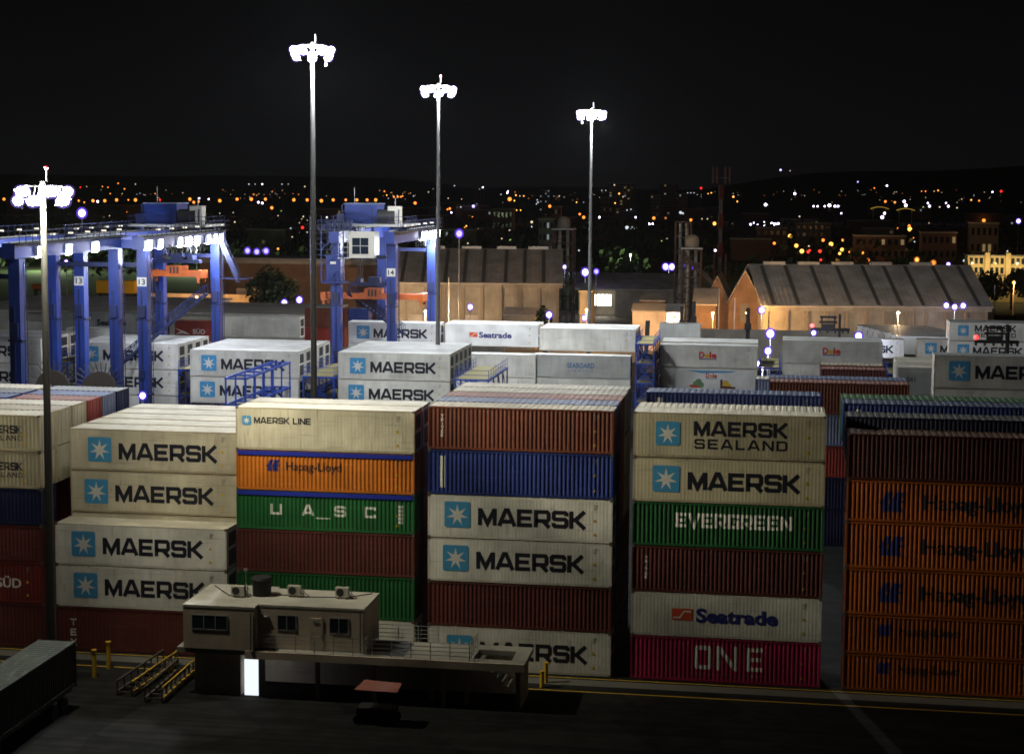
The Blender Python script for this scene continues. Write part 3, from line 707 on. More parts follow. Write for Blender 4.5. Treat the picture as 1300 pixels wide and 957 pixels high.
# --- blocks farther back
one(-100.0, 226, 10.4, 'dry', 2.88, 'grey', 'long grey container with dark lettering behind the blue crane legs', 'seatrade_dark', 'roofgrey', L=12.19)
one(-108.4, 226, 9.3, 'reefer', 2.6, 'white', 'white container half hidden by the near mast beside a lamp', None, L=6.06)
one(-88.2, 200, 10.6, 'reefer', 2.88, 'white', 'white container end standing between two crane legs beside the lamp', None, L=6.06)
one(-83.4, 226, 9.5, 'dry', 2.9, 'red', 'bright red container with white cross marks behind crane legs', 'sud', 'roofrose', L=6.06)
one(-77.3, 226, 10.3, 'reefer', 2.9, 'white', 'blank white container with machinery end right of the bright red one', None)
one(-68.4, 240, 10.6, 'dry', 2.9, 'brown', 'red-brown container behind the crane leg at the foot of the ladder', None, 'roofgrey', L=6.06)
one(-68.4, 240, 7.7, 'dry', 2.9, 'red', 'red container under the red-brown one behind the crane leg', None, 'roofgrey', L=6.06)
one(-62.2, 242, 10.4, 'dry', 2.9, 'blue', 'short blue container peeking out right of the red-brown one', None, 'roofblue', L=3.0)
one(-16.4, 248, 8.6, 'reefer', 2.9, 'grey', 'plain grey-green container under the warehouse yard behind the picture banner', None, 'roofwhite', L=6.06)
one(20.2-12.19, 262, 5.65, 'reefer', 2.88, 'white', 'white container with only its last two dark letters showing', 'big')
one(22.3, 264, 5.6, 'reefer', 2.88, 'white', 'white container with star square half hidden by the two-line one', 'big')
one(26.2, 255, 6.4, 'reefer', 2.75, 'white', 'white star-square container behind the black lifting truck, lower of two', 'big')
one(26.2, 255, 9.2, 'reefer', 2.75, 'white', 'white container with star square and two lines of words behind the black lifting truck', 'sealand')
one(26.2, 257.7, 9.2, 'reefer', 2.75, 'white', 'pale container behind the two-line star one at right', None)
for r in range(8):
    one(19.6-.75*r+12.19, 269+2.66*r+W, 5.6, 'reefer', 2.88, 'coolwhite', f'bluish-lit white container, {["nearest","second","third","fourth","fifth","sixth","seventh","farthest"][r]} of the fanned row with machinery ends', None, rz=R(180))

# ------------------------------------------------------------------ lights helper
def point(name, loc, watts, col=(1,1,1), rad=.4):
    l = bpy.data.lights.new(name, 'POINT'); l.energy = watts; l.color = col; l.shadow_soft_size = rad
    o = bpy.data.objects.new(name, l); COL.objects.link(o); o.location = loc; return o
def spot(name, loc, target, watts, col=(1,1,1), ang=60, rad=.35, blend=.9):
    l = bpy.data.lights.new(name, 'SPOT'); l.energy = watts; l.color = col; l.shadow_soft_size = rad; l.spot_size = R(ang); l.spot_blend = blend
    o = bpy.data.objects.new(name, l); COL.objects.link(o); o.location = loc
    o.rotation_euler = (Vector(target)-Vector(loc)).to_track_quat('-Z', 'Y').to_euler(); return o

# ------------------------------------------------------------------ high lamp masts
def mast(x, y, h, n, label, rr=1.55, r0=.34, r1=.16, two=False, side=0, beacon=False):
    t = empty('lamp_mast', (x, y, 0), label, 'lamp mast', 'tall floodlight masts in the yard')
    MB().tube((0,0,0),(0,0,h+.3), r0, r1, 14).build('pole', M['mastpole'], t)
    MB().box(-.6,.6,-.6,.6,0,.25).build('base_plate', M['concrete'], t)
    ring = MB()
    for k in range(16):
        a, b = 2*math.pi*k/16, 2*math.pi*(k+1)/16
        ring.bar((rr*.8*math.cos(a), rr*.8*math.sin(a), h), (rr*.8*math.cos(b), rr*.8*math.sin(b), h), .09)
    for k in range(4): a = math.pi/4+math.pi/2*k; ring.bar((0,0,h),(rr*.8*math.cos(a), rr*.8*math.sin(a), h), .08)
    ring.build('head_ring', M['galv'], t)
    for k in range(n):
        a = 2*math.pi*(k+.5)/n; z = h-.22-(.55 if two and k % 2 else 0)
        c = Vector((rr*math.cos(a), rr*math.sin(a), z)); out = Vector((math.cos(a), math.sin(a), 0)); sx = Vector((-out.y, out.x, 0))
        f = MB()
        up = Vector((0,0,1)); nrm = (out*.62-up*.78).normalized(); v = sx.cross(nrm).normalized()
        def q(i, j, k2, s_): return c+sx*(i*.36*s_)+v*(j*.30*s_)+nrm*k2
        vs = [q(-1,-1,0,.6),q(1,-1,0,.6),q(1,1,0,.6),q(-1,1,0,.6),q(-1,-1,.22,1),q(1,-1,.22,1),q(1,1,.22,1),q(-1,1,.22,1)]
        f.add(vs, [(0,3,2,1),(0,1,5,4),(1,2,6,5),(2,3,7,6),(3,0,4,7)])
        f.bar(c-nrm*.02, Vector((c.x*.8, c.y*.8, h)), .06)
        fo = f.build('floodlight', M['galv'], t)
        MB().add([q(-1,-1,.225,.98),q(1,-1,.225,.98),q(1,1,.225,.98),q(-1,1,.225,.98)], [(0,1,2,3)]).ball(tuple(c+nrm*.14), .30, 10, 6).build('lens', M['lamp_white'], fo)
        MB().ball(tuple(c+nrm*.16), .44, 12, 8).build('glow_shell', M['flood_halo'], fo)  # shell added around each floodlight for a violet glow rim
    if side:
        MB().bar((side*rr*.8,0,h),(side*rr*.8,0,h-1.5),.05).build('hoist_cable', M['galv'], t)
        MB().ball((side*rr*.8,0,h-1.6),.13).build('hoist_hook', M['galv'], t)
    MB().tube((.25,0,h+.3),(.25,0,h+1.0),.04).build('lightning_rod', M['galv'], t)
    if beacon: MB().ball((.25,0,h+1.1),.13).build('beacon', M['lamp_red'], t)
    return t
M1 = (-44.0, 96.8, 31.75); M2 = (-39.1, 140.0, 43.6); M3 = (-36.9, 183.5, 42.7); M4 = (-23.6, 218.0, 41.5)
mast(*M1, 10, 'nearest floodlight mast standing in front of the far left stack, lowest head', 1.38, .30, .17, True, 0, True)
mast(*M2, 12, 'tallest-looking floodlight mast rising behind the dented white container', 1.5, .32, .17, True, 1)
mast(*M3, 12, 'floodlight mast rising through the far end of the second crane girder', 1.6, .30, .15, True, 0, True)
mast(*M4, 12, 'farthest floodlight mast rising in front of the long dark shed', 1.55, .30, .14, True, -1)
WARM = (1.0,.93,.70); COOL = (.93,.97,1.0)
point('mast_light', (M1[0]+.3, M1[1]-.9, M1[2]-1.0), 14500, WARM)
spot('mast_flood', (M1[0]+1.0, M1[1]-.6, M1[2]-.9), (-27, 107, 16.0), 40000, WARM, 50, blend=1)
spot('mast_flood', (M1[0]+1.1, M1[1]-.9, M1[2]-.8), (-13, 107, 18.4), 110000, WARM, 30, blend=1)
spot('mast_flood', (M1[0]+1.1, M1[1]-1.0, M1[2]-.8), (10, 107, 17), 4500, (1.0,.9,.62), 26, blend=1)
for (mx, my, mh), w in ((M2, 62000), (M3, 17000), (M4, 62000)):
    point('mast_light', (mx+.6, my-1.0, mh-1.1), w*.6, COOL, .6); point('mast_light', (mx-.6, my+1.0, mh-1.1), w*.4, COOL, .6)

spot('mast_flood', (M3[0]+.5, M3[1]+1.6, M3[2]-1.1), (-36, 213, 11), 34000, COOL, 70, blend=1)
# ------------------------------------------------------------------ rubber-tyred gantry cranes
def crane(name_label, cx, yn, span, wb, gz, digits=None, trolley=None, spreader=20, lamps=(), sz=17.5, cab=False, stairs=True, house=True):
    t = empty('gantry_crane', (cx, yn, 0), name_label, 'gantry crane', 'blue gantry cranes over the stacks')
    hx = wb/2
    for sx in (-hx, hx):
        for y in (0, span):
            l = MB(); l.bar((sx, y, 1.9), (sx, y, gz-.05), 1.08, 1.0, 1.10); l.build('leg', M['crane'], t)
            fl = MB()
            for z_ in (gz*.38, gz*.70): fl.box(sx-.70, sx+.70, y-.60, y+.60, z_-.09, z_+.09)
            fl.build('leg_flange', M['crane_d'], t)
            e_ = -1 if sx < 0 else 1
            ld = MB()
            for yy in (-.25, .25): ld.bar((sx+e_*.82, y+yy, 2.2), (sx+e_*.82, y+yy, gz-.3), .06)
            for q in range(int((gz-3)/.6)): ld.bar((sx+e_*.82, y-.25, 2.5+q*.6), (sx+e_*.82, y+.25, 2.5+q*.6), .05)
            ld.build('leg_ladder', M['crane_d'], t)
            tr_ = MB(); tr_.box(sx-.15, sx+.02, y-.66, y-.53, 2.0, gz-4.3); tr_.box(sx-.42, sx+.38, y-.85, y-.62, gz-7.2, gz-5.9); tr_.box(sx-.3, sx+.2, y-.80, y-.62, gz*.45, gz*.45+.9)
            tr_.build('cable_tray', M['crane_d'], t)
            b = MB(); b.box(sx-1.7, sx+1.7, y-.35, y+.35, 1.25, 1.9)
            bo = b.build('bogie', M['crane_d'], t)
            for wx in (-1.15, 1.15): MB().tube((sx+wx, y-.28, .8), (sx+wx, y+.28, .8), .8, .8, 14).build('wheel', M['black'], bo)
    for y in (0, span):
        MB().box(-hx+.62, hx-.62, y-.3, y+.3, 2.0, 2.9).build('sill_beam', M['crane'], t)
        MB().box(-hx+.66, hx-.66, y-.28, y+.28, gz-1.9, gz-1.45).build('portal_tie', M['crane_d'], t)
    for sx in (-hx, hx):
        g = MB(); g.box(sx-.62, sx+.62, -1.6, span+1.6, gz, gz+1.35); g.build('girder', M['crane'], t)
        wk = MB(); o = .75 if sx > 0 else -.75
        wk.box(sx-.70, sx+.70, -1.6, span+1.6, gz+1.353, gz+1.39); wk.box(sx+min(.70*(o/.75),o*1.5), sx+max(.70*(o/.75),o*1.5), -1.6, span+1.6, gz+1.30, gz+1.36)
        wk.build('walkway', M['dark'], t)
        rl = MB(); xx = sx+o*1.45
        for k in range(int(span/1.4)+3): rl.bar((xx, -1.6+k*1.4, gz+1.42), (xx, -1.6+k*1.4, gz+2.5), .06)
        rl.bar((xx, -1.6, gz+2.5), (xx, span+1.6, gz+2.5), .06); rl.bar((xx, -1.6, gz+1.95), (xx, span+1.6, gz+1.95), .05); rl.build('railing', M['crane_d'], t)
        rp = MB(); rp.box(sx-.08, sx+.08, -1.3, span+1.3, gz+1.36, gz+1.52); rp.build('trolley_rail', M['galv'], t)
        for k in range(6): MB().box(xx-.22, xx+.22, 1.5+k*(span-3)/5-.09, 1.5+k*(span-3)/5+.09, gz+1.96, gz+2.12).build('walkway_lamp', M['lamp_warm_dim'], t)
    for y in ((span+1.3,) if cab else (-1.3, span+1.3)): MB().box(-hx+.63, hx-.63, y-.3, y+.3, gz+.15, gz+1.0).build('end_tie', M['crane'], t)
    for sx, y, w in lamps:
        e = 1 if sx > 0 else -1; xo = sx+e*.68
        fx = MB(); fx.box(min(xo,xo+e*.30), max(xo,xo+e*.30), y-w*.62, y+w*.62, gz+.02, gz+.98); fx.bar((xo-e*.1, y, gz+.5), (xo+e*.05, y, gz+.5), .12)
        fo = fx.build('girder_floodlight', M['galv'], t)
        MB().box(min(xo+e*.305,xo+e*.36), max(xo+e*.305,xo+e*.36), y-w*.56, y+w*.56, gz+.05, gz+.93).box(min(xo+e*.02,xo+e*.28), max(xo+e*.02,xo+e*.28), y-w*.56, y+w*.56, gz-.06, gz+.015).build('lens', M['lamp_white'], fo)
    if trolley is not None:
        ty = trolley; z = gz+1.9
        p = MB(); p.box(-hx-1.2, hx+1.2, ty-3.4, ty+3.4, z, z+.28); p.build('trolley_platform', M['galv'], t)
        for sx in (-hx, hx):
            for y in (ty-2.6, ty+2.6): MB().box(sx-.3, sx+.3, y-.55, y+.55, gz+1.53, z-.005).build('trolley_truck', M['crane_d'], t)
        if house:
            hb = MB(); hb.box(-hx+.1, -hx+4.1, ty-1.6, ty+2.2, z+.29, z+2.6); ho = hb.build('machinery_house', M['crane'], t)
            MB().box(-hx, -hx+4.2, ty-1.7, ty+2.3, z+2.605, z+2.75).build('roof', M['greyblue'], ho)
        dr = MB(); dr.tube((.9, ty-1.4, z+1.2), (3.0, ty-1.4, z+1.2), .85, .85, 14); dr.box(.8, 3.1, ty-2.1, ty+.2, z+.285, z+.5); dr.build('hoist_drum', M['dark'], t)
        cb = MB(); cb.box(hx-1.2, hx+.3, ty-1.9, ty-.7, z+.29, z+2.4); cb.build('electrical_cabinet', M['cabin'], t)
        rl = MB()
        for a, b in (((-hx-1.2, ty-3.4), (hx+1.2, ty-3.4)), ((hx+1.2, ty-3.4), (hx+1.2, ty+3.4)), ((-hx-1.2, ty-3.4), (-hx-1.2, ty+3.4))):
            for zz in (.7, 1.2): rl.bar((*a, z+zz), (*b, z+zz), .05)
            for k in range(6): x_ = a[0]+(b[0]-a[0])*k/5; y_ = a[1]+(b[1]-a[1])*k/5; rl.bar((x_, y_, z+.28), (x_, y_, z+1.2), .05)
        rl.build('trolley_railing', M['crane_d'], t)
        sf = MB()
        for x_, y_ in ((-2.6,2.6),(-.4,2.7),(1.4,2.4),(2.9,1.6),(3.6,-2.4),(-3.4,-2.2),(.4,-2.6)):
            hh_ = 1.4+.5*((x_*3.7) % 3); sf.bar((x_, ty+y_, z+.285), (x_, ty+y_, z+hh_), .12)
        for a_2, b_2 in (((-2.6,2.6,1.9),(1.4,2.4,2.4)),((1.4,2.4,.5),(2.9,1.6,2.2)),((2.9,1.6,1.6),(3.6,-2.4,2.0)),((-3.4,-2.2,1.8),(.4,-2.6,1.2))): sf.bar((a_2[0],ty+a_2[1],z+a_2[2]),(b_2[0],ty+b_2[1],z+b_2[2]),.09)
        sf.box(1.2,2.0,ty+.6,ty+1.5,z+.29,z+1.3); sf.box(-3.9,-3.0,ty-2.9,ty-2.0,z+.29,z+1.5); sf.tube((2.4,ty+.5,z+.9),(2.4,ty+2.2,z+.9),.5,.5,12)
        sf.build('hoist_machinery', M['crane_d'], t)
        MB().tube((-hx+.4,ty+2.0,z+2.76),(-hx+.4,ty+2.0,z+4.6),.04).tube((hx-.4,ty-1.3,z+2.41),(hx-.4,ty-1.3,z+3.4),.04).build('antenna', M['galv'], t)
        ft = MB()
        for k in range(9):
            y_ = ty-3.6-k*1.5 if ty > span/2 else ty+3.6+k*1.5
            if 0 < y_ < span: ft.bar((hx+.9, y_, gz+.3), (hx+.9, y_+.7, gz-.9), .06); ft.bar((hx+.9, y_+.7, gz-.9), (hx+.9, y_+1.4, gz+.3), .06)
        if ft.v: ft.build('festoon_cable', M['dark'], t)
        # headblock, ropes and spreader
        hbz = sz+2.3
        hk = MB(); hk.box(-2.9, 2.9, ty-.5, ty+.5, hbz-.4, hbz); hk.box(-2.2, -1.5, ty-.7, ty+.7, hbz, hbz+.5); hk.box(1.5, 2.2, ty-.7, ty+.7, hbz, hbz+.5); hk.box(-.6,.8,ty-.45,ty+.45,hbz,hbz+.7); hk.build('headblock', M['crane_d'], t)
        rp = MB()
        for sx in (-2.0, -1.7, 1.7, 2.0):
            for y in (-.4, .4): rp.bar((sx, ty+y, hbz+.3), (sx*.8, ty+y*3, z), .05)
        rp.build('hoist_rope', M['dark'], t)
        L = 6.06 if spreader == 20 else 12.19
        sp = MB(); zt = sz+1.0
        sp.box(-L/2+.3, L/2-.3, ty-.95, ty-.62, zt-.65, zt); sp.box(-L/2+.3, L/2-.3, ty+.62, ty+.95, zt-.65, zt)
        for e in (-1, 1): sp.box(e*L/2-.3, e*L/2+.3, ty-1.22, ty+1.22, zt-.85, zt+.1)
        sp.box(-1.0, 1.0, ty-1.0, ty+1.0, zt+.005, zt+.62)
        so = sp.build('spreader', M['spread'], t)
        mk = MB(); 
        for k in range(3): mk.box(-.55+k*.42, -.32+k*.42, ty-1.02, ty-1.004, zt-.3+.0, zt+.5)
        mk.build('control_box', M['dark'], so)
        for e in (-1, 1):
            for y in (-1.1, 1.1): MB().box(e*(L/2-.05)-.12, e*(L/2-.05)+.12, ty+y-.1, ty+y+.1, zt-1.35, zt-.86).build('corner_guide', M['spread'], so)
    if cab:
        cy = trolley-3.6; z1 = gz+1.35; x0, x1 = cab
        c = MB(); c.box(x0, x1, cy-2.4, cy, z1-3.1, z1); co = c.build('operator_cabin', M['cabin'], t)
        for i in range(2):
            for j in range(2): MB().box(x0+.40+i*1.02, x0+1.34+i*1.02, cy-2.43, cy-2.402, z1-2.62+j*1.0, z1-1.70+j*1.0).build('window', M['glass'], co)
        fr = MB(); fr.box(x0+.3,x1-.55,cy-2.47,cy-2.435,z1-.72,z1-.60); fr.build('window_frame', M['cabin'], co)
        ld = MB()
        for k in range(5): ld.bar((x0-.1, cy-2.3, z1-3.1+k*.62), (x0-1.3, cy-2.3, z1-3.1+k*.62), .06)
        for xx in (x0-.2, x0-.75, x0-1.3): ld.bar((xx, cy-2.3, z1-3.1), (xx, cy-2.3, z1-.4), .05)
        ld.box(x0-1.4, x0-.003, cy-2.4, cy-.2, z1-3.2, z1-3.1)
        ld.build('cabin_balcony', M['galv'], co)
        MB().bar((x0+.5, cy-1.2, z1+.005), (x0+.5, cy-1.2, gz+1.9), .3).bar((x1-.5, cy-1.2, z1+.005), (x1-.5, cy-1.2, gz+1.9), .3).build('cabin_hanger', M['crane_d'], co)
    if digits:
        for sx in (-hx, hx):
            pb = MB(); pb.box(sx-.52, sx+.52, -.60, -.575, gz-3.9, gz-2.95); po = pb.build('number_plate', M['inkwhite'], t)
            d = MB(); font(d, digits, sx-.36, sx+.36, gz-3.72, .58, .02, -.606); d.build('digits', M['ink'], po)
    return t
def crane_ladder(parent, a, b, w=1.0):
    """inclined lattice stair with hand rails"""
    mb = MB(); a = Vector(a); b = Vector(b)
    for y in (-w/2, w/2):
        o = Vector((0, y, 0)); mb.bar(a+o, b+o, .18); mb.bar(a+o+Vector((0,0,1.1)), b+o+Vector((0,0,1.1)), .08)
    n = 16
    for k in range(n+1):
        p = a.lerp(b, k/n)
        for y in (-w/2, w/2): mb.bar(p+Vector((0,y,0)), p+Vector((0,y,1.1)), .06)
        mb.bar(p+Vector((0,-w/2,.02)), p+Vector((0,w/2,.02)), .12, .25)
        if k < n: mb.bar(p+Vector((0,-w/2,0)), a.lerp(b,(k+1)/n)+Vector((0,-w/2,1.1)), .05)
    return mb.build('access_stair', M['crane_d'], parent)
M['lamp_warm_dim'] = glow('walkway_lamp_glow', (1.0,.9,.65), .9)
GZ = 24.9
cA = crane('blue gantry crane marked 13 with short orange spreader over lettered white containers', -69.2, 169, 23.5, 7.0, GZ, '13', 19.6, 20, [(3.5,-.9,1.1),(3.5,2.6,.6),(3.5,8.6,.7),(3.5,11.2,1.4),(3.5,14.2,1.0),(3.5,18.0,.7),(3.5,20.4,.6),(3.5,22.6,.6)], 20.6)
crane_ladder(cA, (6.4, 23, 20.2), (3.9, 23, 25.6)); 
st = MB()
for k in range(7): st.box(4.2, 7.6, 22.5+.0, 24.5, GZ-4.4+k*.003, GZ-4.3+k*.003) if k == 0 else None
st.build('stair_landing', M['crane_d'], cA)
crane_ladder(cA, (-1.5, 6, 12.0), (3.2, 20.5, 18.8), 1.2)
cB = crane('blue gantry crane marked 14 with cream operator cabin and long orange spreader', -47.9, 194, 23.5, 6.7, GZ, '14', 4.8, 40, [(3.35,13.0,.8),(3.35,15.0,.9),(3.35,18.4,1.0),(3.35,20.6,.9),(3.35,23.2,.8),(-3.35,19,.7)], 17.6, cab=(-1.6, 1.5))
crane_ladder(cB, (2.6, 10.0, 13.2), (-3.0, 4.0, 18.6), 1.1)
eb = MB(); eb.box(-4.45, -2.65, -1.1, .8, GZ-4.6, GZ-1.6)
for k in range(8): eb.box(-4.35, -2.75, -1.16, -1.103, GZ-4.4+k*.34, GZ-4.27+k*.34)
eb.box(-4.9, -2.2, -1.6, 1.1, GZ-4.75, GZ-4.62); eb.box(-4.6, -2.5, -1.2, .9, GZ-1.595, GZ-1.48)
for xx in (-4.85,-4.2,-3.55,-2.9,-2.25): eb.bar((xx,-1.55,GZ-4.62),(xx,-1.55,GZ-3.6),.06)
for zz in (-4.1,-3.6): eb.bar((-4.85,-1.55,GZ+zz),(-2.25,-1.55,GZ+zz),.06)
for xx in (-4.9,-2.2): eb.bar((xx,-1.5,GZ-4.7),(xx,-1.5,GZ+1.5),.10)
for k in range(3): eb.bar((-4.9,-1.5,GZ-4.7+k*2),(-2.2,-1.5,GZ-2.7+k*2),.07)
eb.build('electrical_house', M['crane'], cB)
MB().box(-3.9,-3.2,-1.20,-1.165,GZ-2.5,GZ-2.2).build('name_plate', M['inkwhite'], cB)
eb = MB(); eb.box(-5.3, -1.2, -1.4, 5.0, GZ+1.5, GZ+1.62)
for k in range(9): eb.bar((-5.3+k*.5,-1.4,GZ+1.62),(-5.3+k*.5,-1.4,GZ+2.7),.06)
for zz in (2.15,2.7): eb.bar((-5.3,-1.4,GZ+zz),(-1.2,-1.4,GZ+zz),.06)
for k in range(6): eb.box(-5.0+k*.65,-4.6+k*.65,-.9,-.3,GZ+1.63,GZ+2.2+.25*(k%3))
eb.build('service_platform', M['crane_d'], cB)
eh = MB()
for k in range(9): eh.bar((-6.4, -1.0, GZ-3.4+k*.65), (-3.6, -1.0, GZ-3.4+k*.65), .06)
for k in range(5): eh.bar((-6.4+k*.7, -1.0, GZ-3.6), (-6.4+k*.7, -1.0, GZ+3.2), .06)
eh.build('side_ladder', M['crane_d'], cB)
cC = crane('blue gantry crane cut by the left picture edge, nearest of the cranes', -71.6, 144, 23.3, 6.9, GZ+.1, None, None, 20, [(3.45,3.0,.9),(3.45,9.6,.7),(3.45,16.0,.8)])
for c_, ys in ((cA, (2,11,20)), (cB, (14,21)), (cC, (4,14))):
    for y in ys: point('girder_lamp', (c_.location.x+3.9, c_.location.y+y, GZ-.95), 3000, (.82,.88,1.0), .25)

# ------------------------------------------------------------------ blue reefer service racks
def rack(x0, x1, y0, y1, ztop, label, levels=3, step=2.9, rail=True, plat='grating', brace=True):
    t = empty('reefer_rack', (x0, y0, 0), label, 'service rack', 'blue steel racks between the cooled containers')
    w, d = x1-x0, y1-y0; ny = max(2, int(d/3)+1)
    for i in range(ny):
        y = d*i/(ny-1)
        for x in (0, w): MB().bar((x, y, 0), (x, y, ztop), .14).build('post', M['rack'], t)
    for k in range(levels):
        z = ztop-k*step
        fr = MB()
        for x in (0, w): fr.bar((x, -.1, z), (x, d+.1, z), .2)
        for i in range(ny): fr.bar((.1, d*i/(ny-1), z), (w-.1, d*i/(ny-1), z), .16)
        fr.build('deck_frame', M['rack'], t)
        if plat: MB().box(.12, w-.12, 0, d, z+.11, z+.15).build('deck_plate', M[plat], t)
        if rail:
            rl = MB()
            for x in (0, w):
                for zz in (.55, 1.05): rl.bar((x, 0, z+zz), (x, d, z+zz), .05)
            for zz in (.55, 1.05): rl.bar((0, 0, z+zz), (w, 0, z+zz), .05)
            for i in range(ny*2-1):
                y = d*i/(ny*2-2)
                for x in (0, w): rl.bar((x, y, z), (x, y, z+1.05), .05)
            rl.build('guard_rail', M['rack'], t)
        if brace and k < levels:
            br = MB()
            for i in range(ny-1):
                ya, yb = d*i/(ny-1), d*(i+1)/(ny-1)
                for x in (0, w): br.bar((x, ya, z-.1), (x, yb, z-step+.1), .07)
            br.bar((0, -.02, z-.1), (w, -.02, z-step+.1), .08); br.bar((w, -.02, z-.1), (0, -.02, z-step+.1), .08)
            for q in range(9): br.bar((w*.3, -.06, z-q*.32-.1), (w*.7, -.06, z-q*.32-.1), .06)
            br.build('brace', M['rack'], t)
    return t
rack(-52.1, -50.1, 155, 170, 13.1, 'blue rack with a long bare top frame sloping across two star containers', 3, 2.6, False, None, False)
rack(-49.6, -46.2, 173.4, 186, 11.2, 'blue rack with olive deck left of the upper star pair by the mast')
rack(-33.0, -29.4, 173.4, 186, 11.3, 'blue rack with olive deck right of the upper star pair')
rack(-65.5, -62.8, 178.6, 190, 11.0, 'tangled blue rack between the leg-crossed container and the sloping frame')
rack(-81.2, -78.7, 178.8, 190, 11.4, 'tall blue rack just right of the nearest lamp mast')
rack(-16.4, -14.2, 205, 216, 12.4, 'bright blue tower rack left of the fruit banner', 4, 2.4)
rack(-1.3, 1.2, 211.2, 222, 9.2, 'blue rack under violet lamps between the two red-word containers', 2)
rack(14.0, 16.2, 205, 216, 9.5, 'dim blue rack at the right end of the red-word container', 2)

# ------------------------------------------------------------------ cable reel
t = empty('cable_reel', (-74.6, 165.5, 0), 'brown cable reel with radiating spokes at the foot of the crane leg', 'cable reel')
for off in (0, 5.2):
    fl = MB(); fl.tube((off,0,10.3),(off,.4,10.3),1.9,1.9,28); d_ = fl.build('drum', M['bark'], t)
    spk = MB()
    for k in range(30):
        a = 2*math.pi*k/30; spk.bar((off+1.8*math.cos(a),.2,10.3+1.8*math.sin(a)),(off+3.0*math.cos(a),-.3,10.3+3.0*math.sin(a)),.09)
    spk.build('spoke', M['mastpole'], d_)
MB().bar((0,.2,0),(0,.2,9.2),.5).bar((5.2,.2,0),(5.2,.2,9.2),.5).bar((0,.2,5),(5.2,.2,9),.3).build('stand', M['crane_d'], t)

# ------------------------------------------------------------------ office with terrace
t = empty('office_building', (-36.0, 98.4, 0), 'small two-storey cream office with flat pale roof and terrace in front of the stacks', 'office')
ZR, ZD = 5.8, 3.0
b = MB(); b.box(0, 4.6, 0, 5.3, ZD+.03, ZR-.16); b.box(4.603, 11.4, .8, 4.9, ZD+.02, ZR-.16); b.box(.55, 3.55, .5, 5.2, 0, ZD-.32); wall = b.build('wall', M['wallpeach'], t)
r_ = MB(); r_.box(-.02, 4.62, -.015, 5.42, ZR-.155, ZR); r_.box(4.623, 11.42, .785, 5.02, ZR-.155, ZR-.004); r_.build('roof', M['roofslab'], t)
def window(x0, x1, z0, z1, y, n):
    f = MB(); f.box(x0-.05, x1+.05, y-.03, y-.002, z0-.05, z0); f.box(x0-.05, x1+.05, y-.03, y-.002, z1, z1+.05)
    f.box(x0-.05, x0, y-.03, y-.002, z0, z1); f.box(x1, x1+.05, y-.03, y-.002, z0, z1)
    for k in range(1, n): xx = x0+(x1-x0)*k/n; f.box(xx-.025, xx+.025, y-.035, y-.002, z0, z1)
    fo = f.build('window', M['galv'], t)
    MB().box(x0, x1, y-.015, y-.004, z0, z1).build('pane', M['glass'], fo)
window(.6, 2.85, 4.3, 5.15, 0, 3); window(5.9, 7.05, 4.25, 5.15, .8, 2); window(9.25, 10.4, 4.2, 5.12, .8, 2)
dd = MB(); dd.box(7.95, 8.8, .76, .797, ZD+.03, 5.1); do_ = dd.build('door', M['wallpeach'], t); MB().box(8.62,8.7,.72,.758,4.0,4.1).build('handle', M['galv'], do_)
MB().box(8.2,8.5,.73,.758,4.8,4.95).build('sign_plate', M['galv'], do_)
MB().box(5.0,5.3,.7,.798,5.0,5.08).build('wall_lamp', M['galv'], t)
sl = MB()
xw0, xw1 = 18.3, 20.7                                   # stairwell opening in the deck
sl.box(-.5, 4.0, .15, 5.3, ZD-.3, ZD+.005); sl.box(4.0, xw0, .1, 4.0, ZD-.3, ZD); sl.box(xw1, 21.6, .1, 4.0, ZD-.3, ZD)
sl.box(xw0, xw1, .1, .9, ZD-.3, ZD); sl.box(xw0, xw1, 2.9, 4.0, ZD-.3, ZD)
sl.build('terrace_deck', M['concrete'], t)
MB().box(4.0, 21.6, -.05, .097, ZD-.45, ZD+.03).build('deck_edge', M['wallpeach'], t)
MB().box(11.6, 14.0, .6, 3.6, ZD+.004, ZD+.02).build('floor_mat', M['dark'], t)
ew = MB(); ew.box(21.0, 21.3, .5, 3.9, 0, ZD-.31); ew.build('end_wall', M['wallwhite'], t)
for x in (8.4, 12.0, 16.4): MB().box(x, x+.25, .4, .65, 0, ZD-.31).build('post', M['wallpeach'], t)
MB().box(3.56, 20.9, 3.7, 3.85, 0, ZD-.31).build('back_wall', M['wallpeach'], t)
lw = MB(); lw.box(3.75, 4.65, .62, .66, 0, 2.3); lw.build('lit_doorway', M['door_lit'], t)
MB().box(4.7,5.1,.6,.66,0,2.4).build('door_leaf', M['galv'], t)
stp = MB()
for k in range(6): stp.box(xw0+.2+k*.33, xw0+.5+k*.33, 1.0, 2.8, ZD-.35-k*.28, ZD-.30-k*.28)
stp.build('stair', M['concrete'], t)
def railing(pts, z, mat='galv', h=1.05, nrail=4, step=1.25, parent=t):
    mb = MB()
    for a, b2 in zip(pts, pts[1:]):
        a = Vector((*a, z)); b2 = Vector((*b2, z)); L_ = (b2-a).length; n = max(1, round(L_/step))
        for k in range(n+1): p = a.lerp(b2, k/n); mb.bar(p, p+Vector((0,0,h)), .05)
        for j in range(1, nrail+1): mb.bar(a+Vector((0,0,h*j/nrail)), b2+Vector((0,0,h*j/nrail)), .035)
    return mb.build('railing', M[mat], parent)
railing([(4.75,.16),(xw0-.1,.16)], ZD+.03); railing([(11.6,3.9),(15.5,3.9)], ZD); railing([(xw0-.1,.16),(xw0-.1,3.0)], ZD, step=.7); railing([(11.6,.3),(11.6,3.7)], ZD)
for x, y in ((4.4,-.07),(11.2,.73)): MB().tube((x,y,ZD+.05),(x,y,ZR-.27),.045,.045,8).build('downpipe', M['castiron'], t)
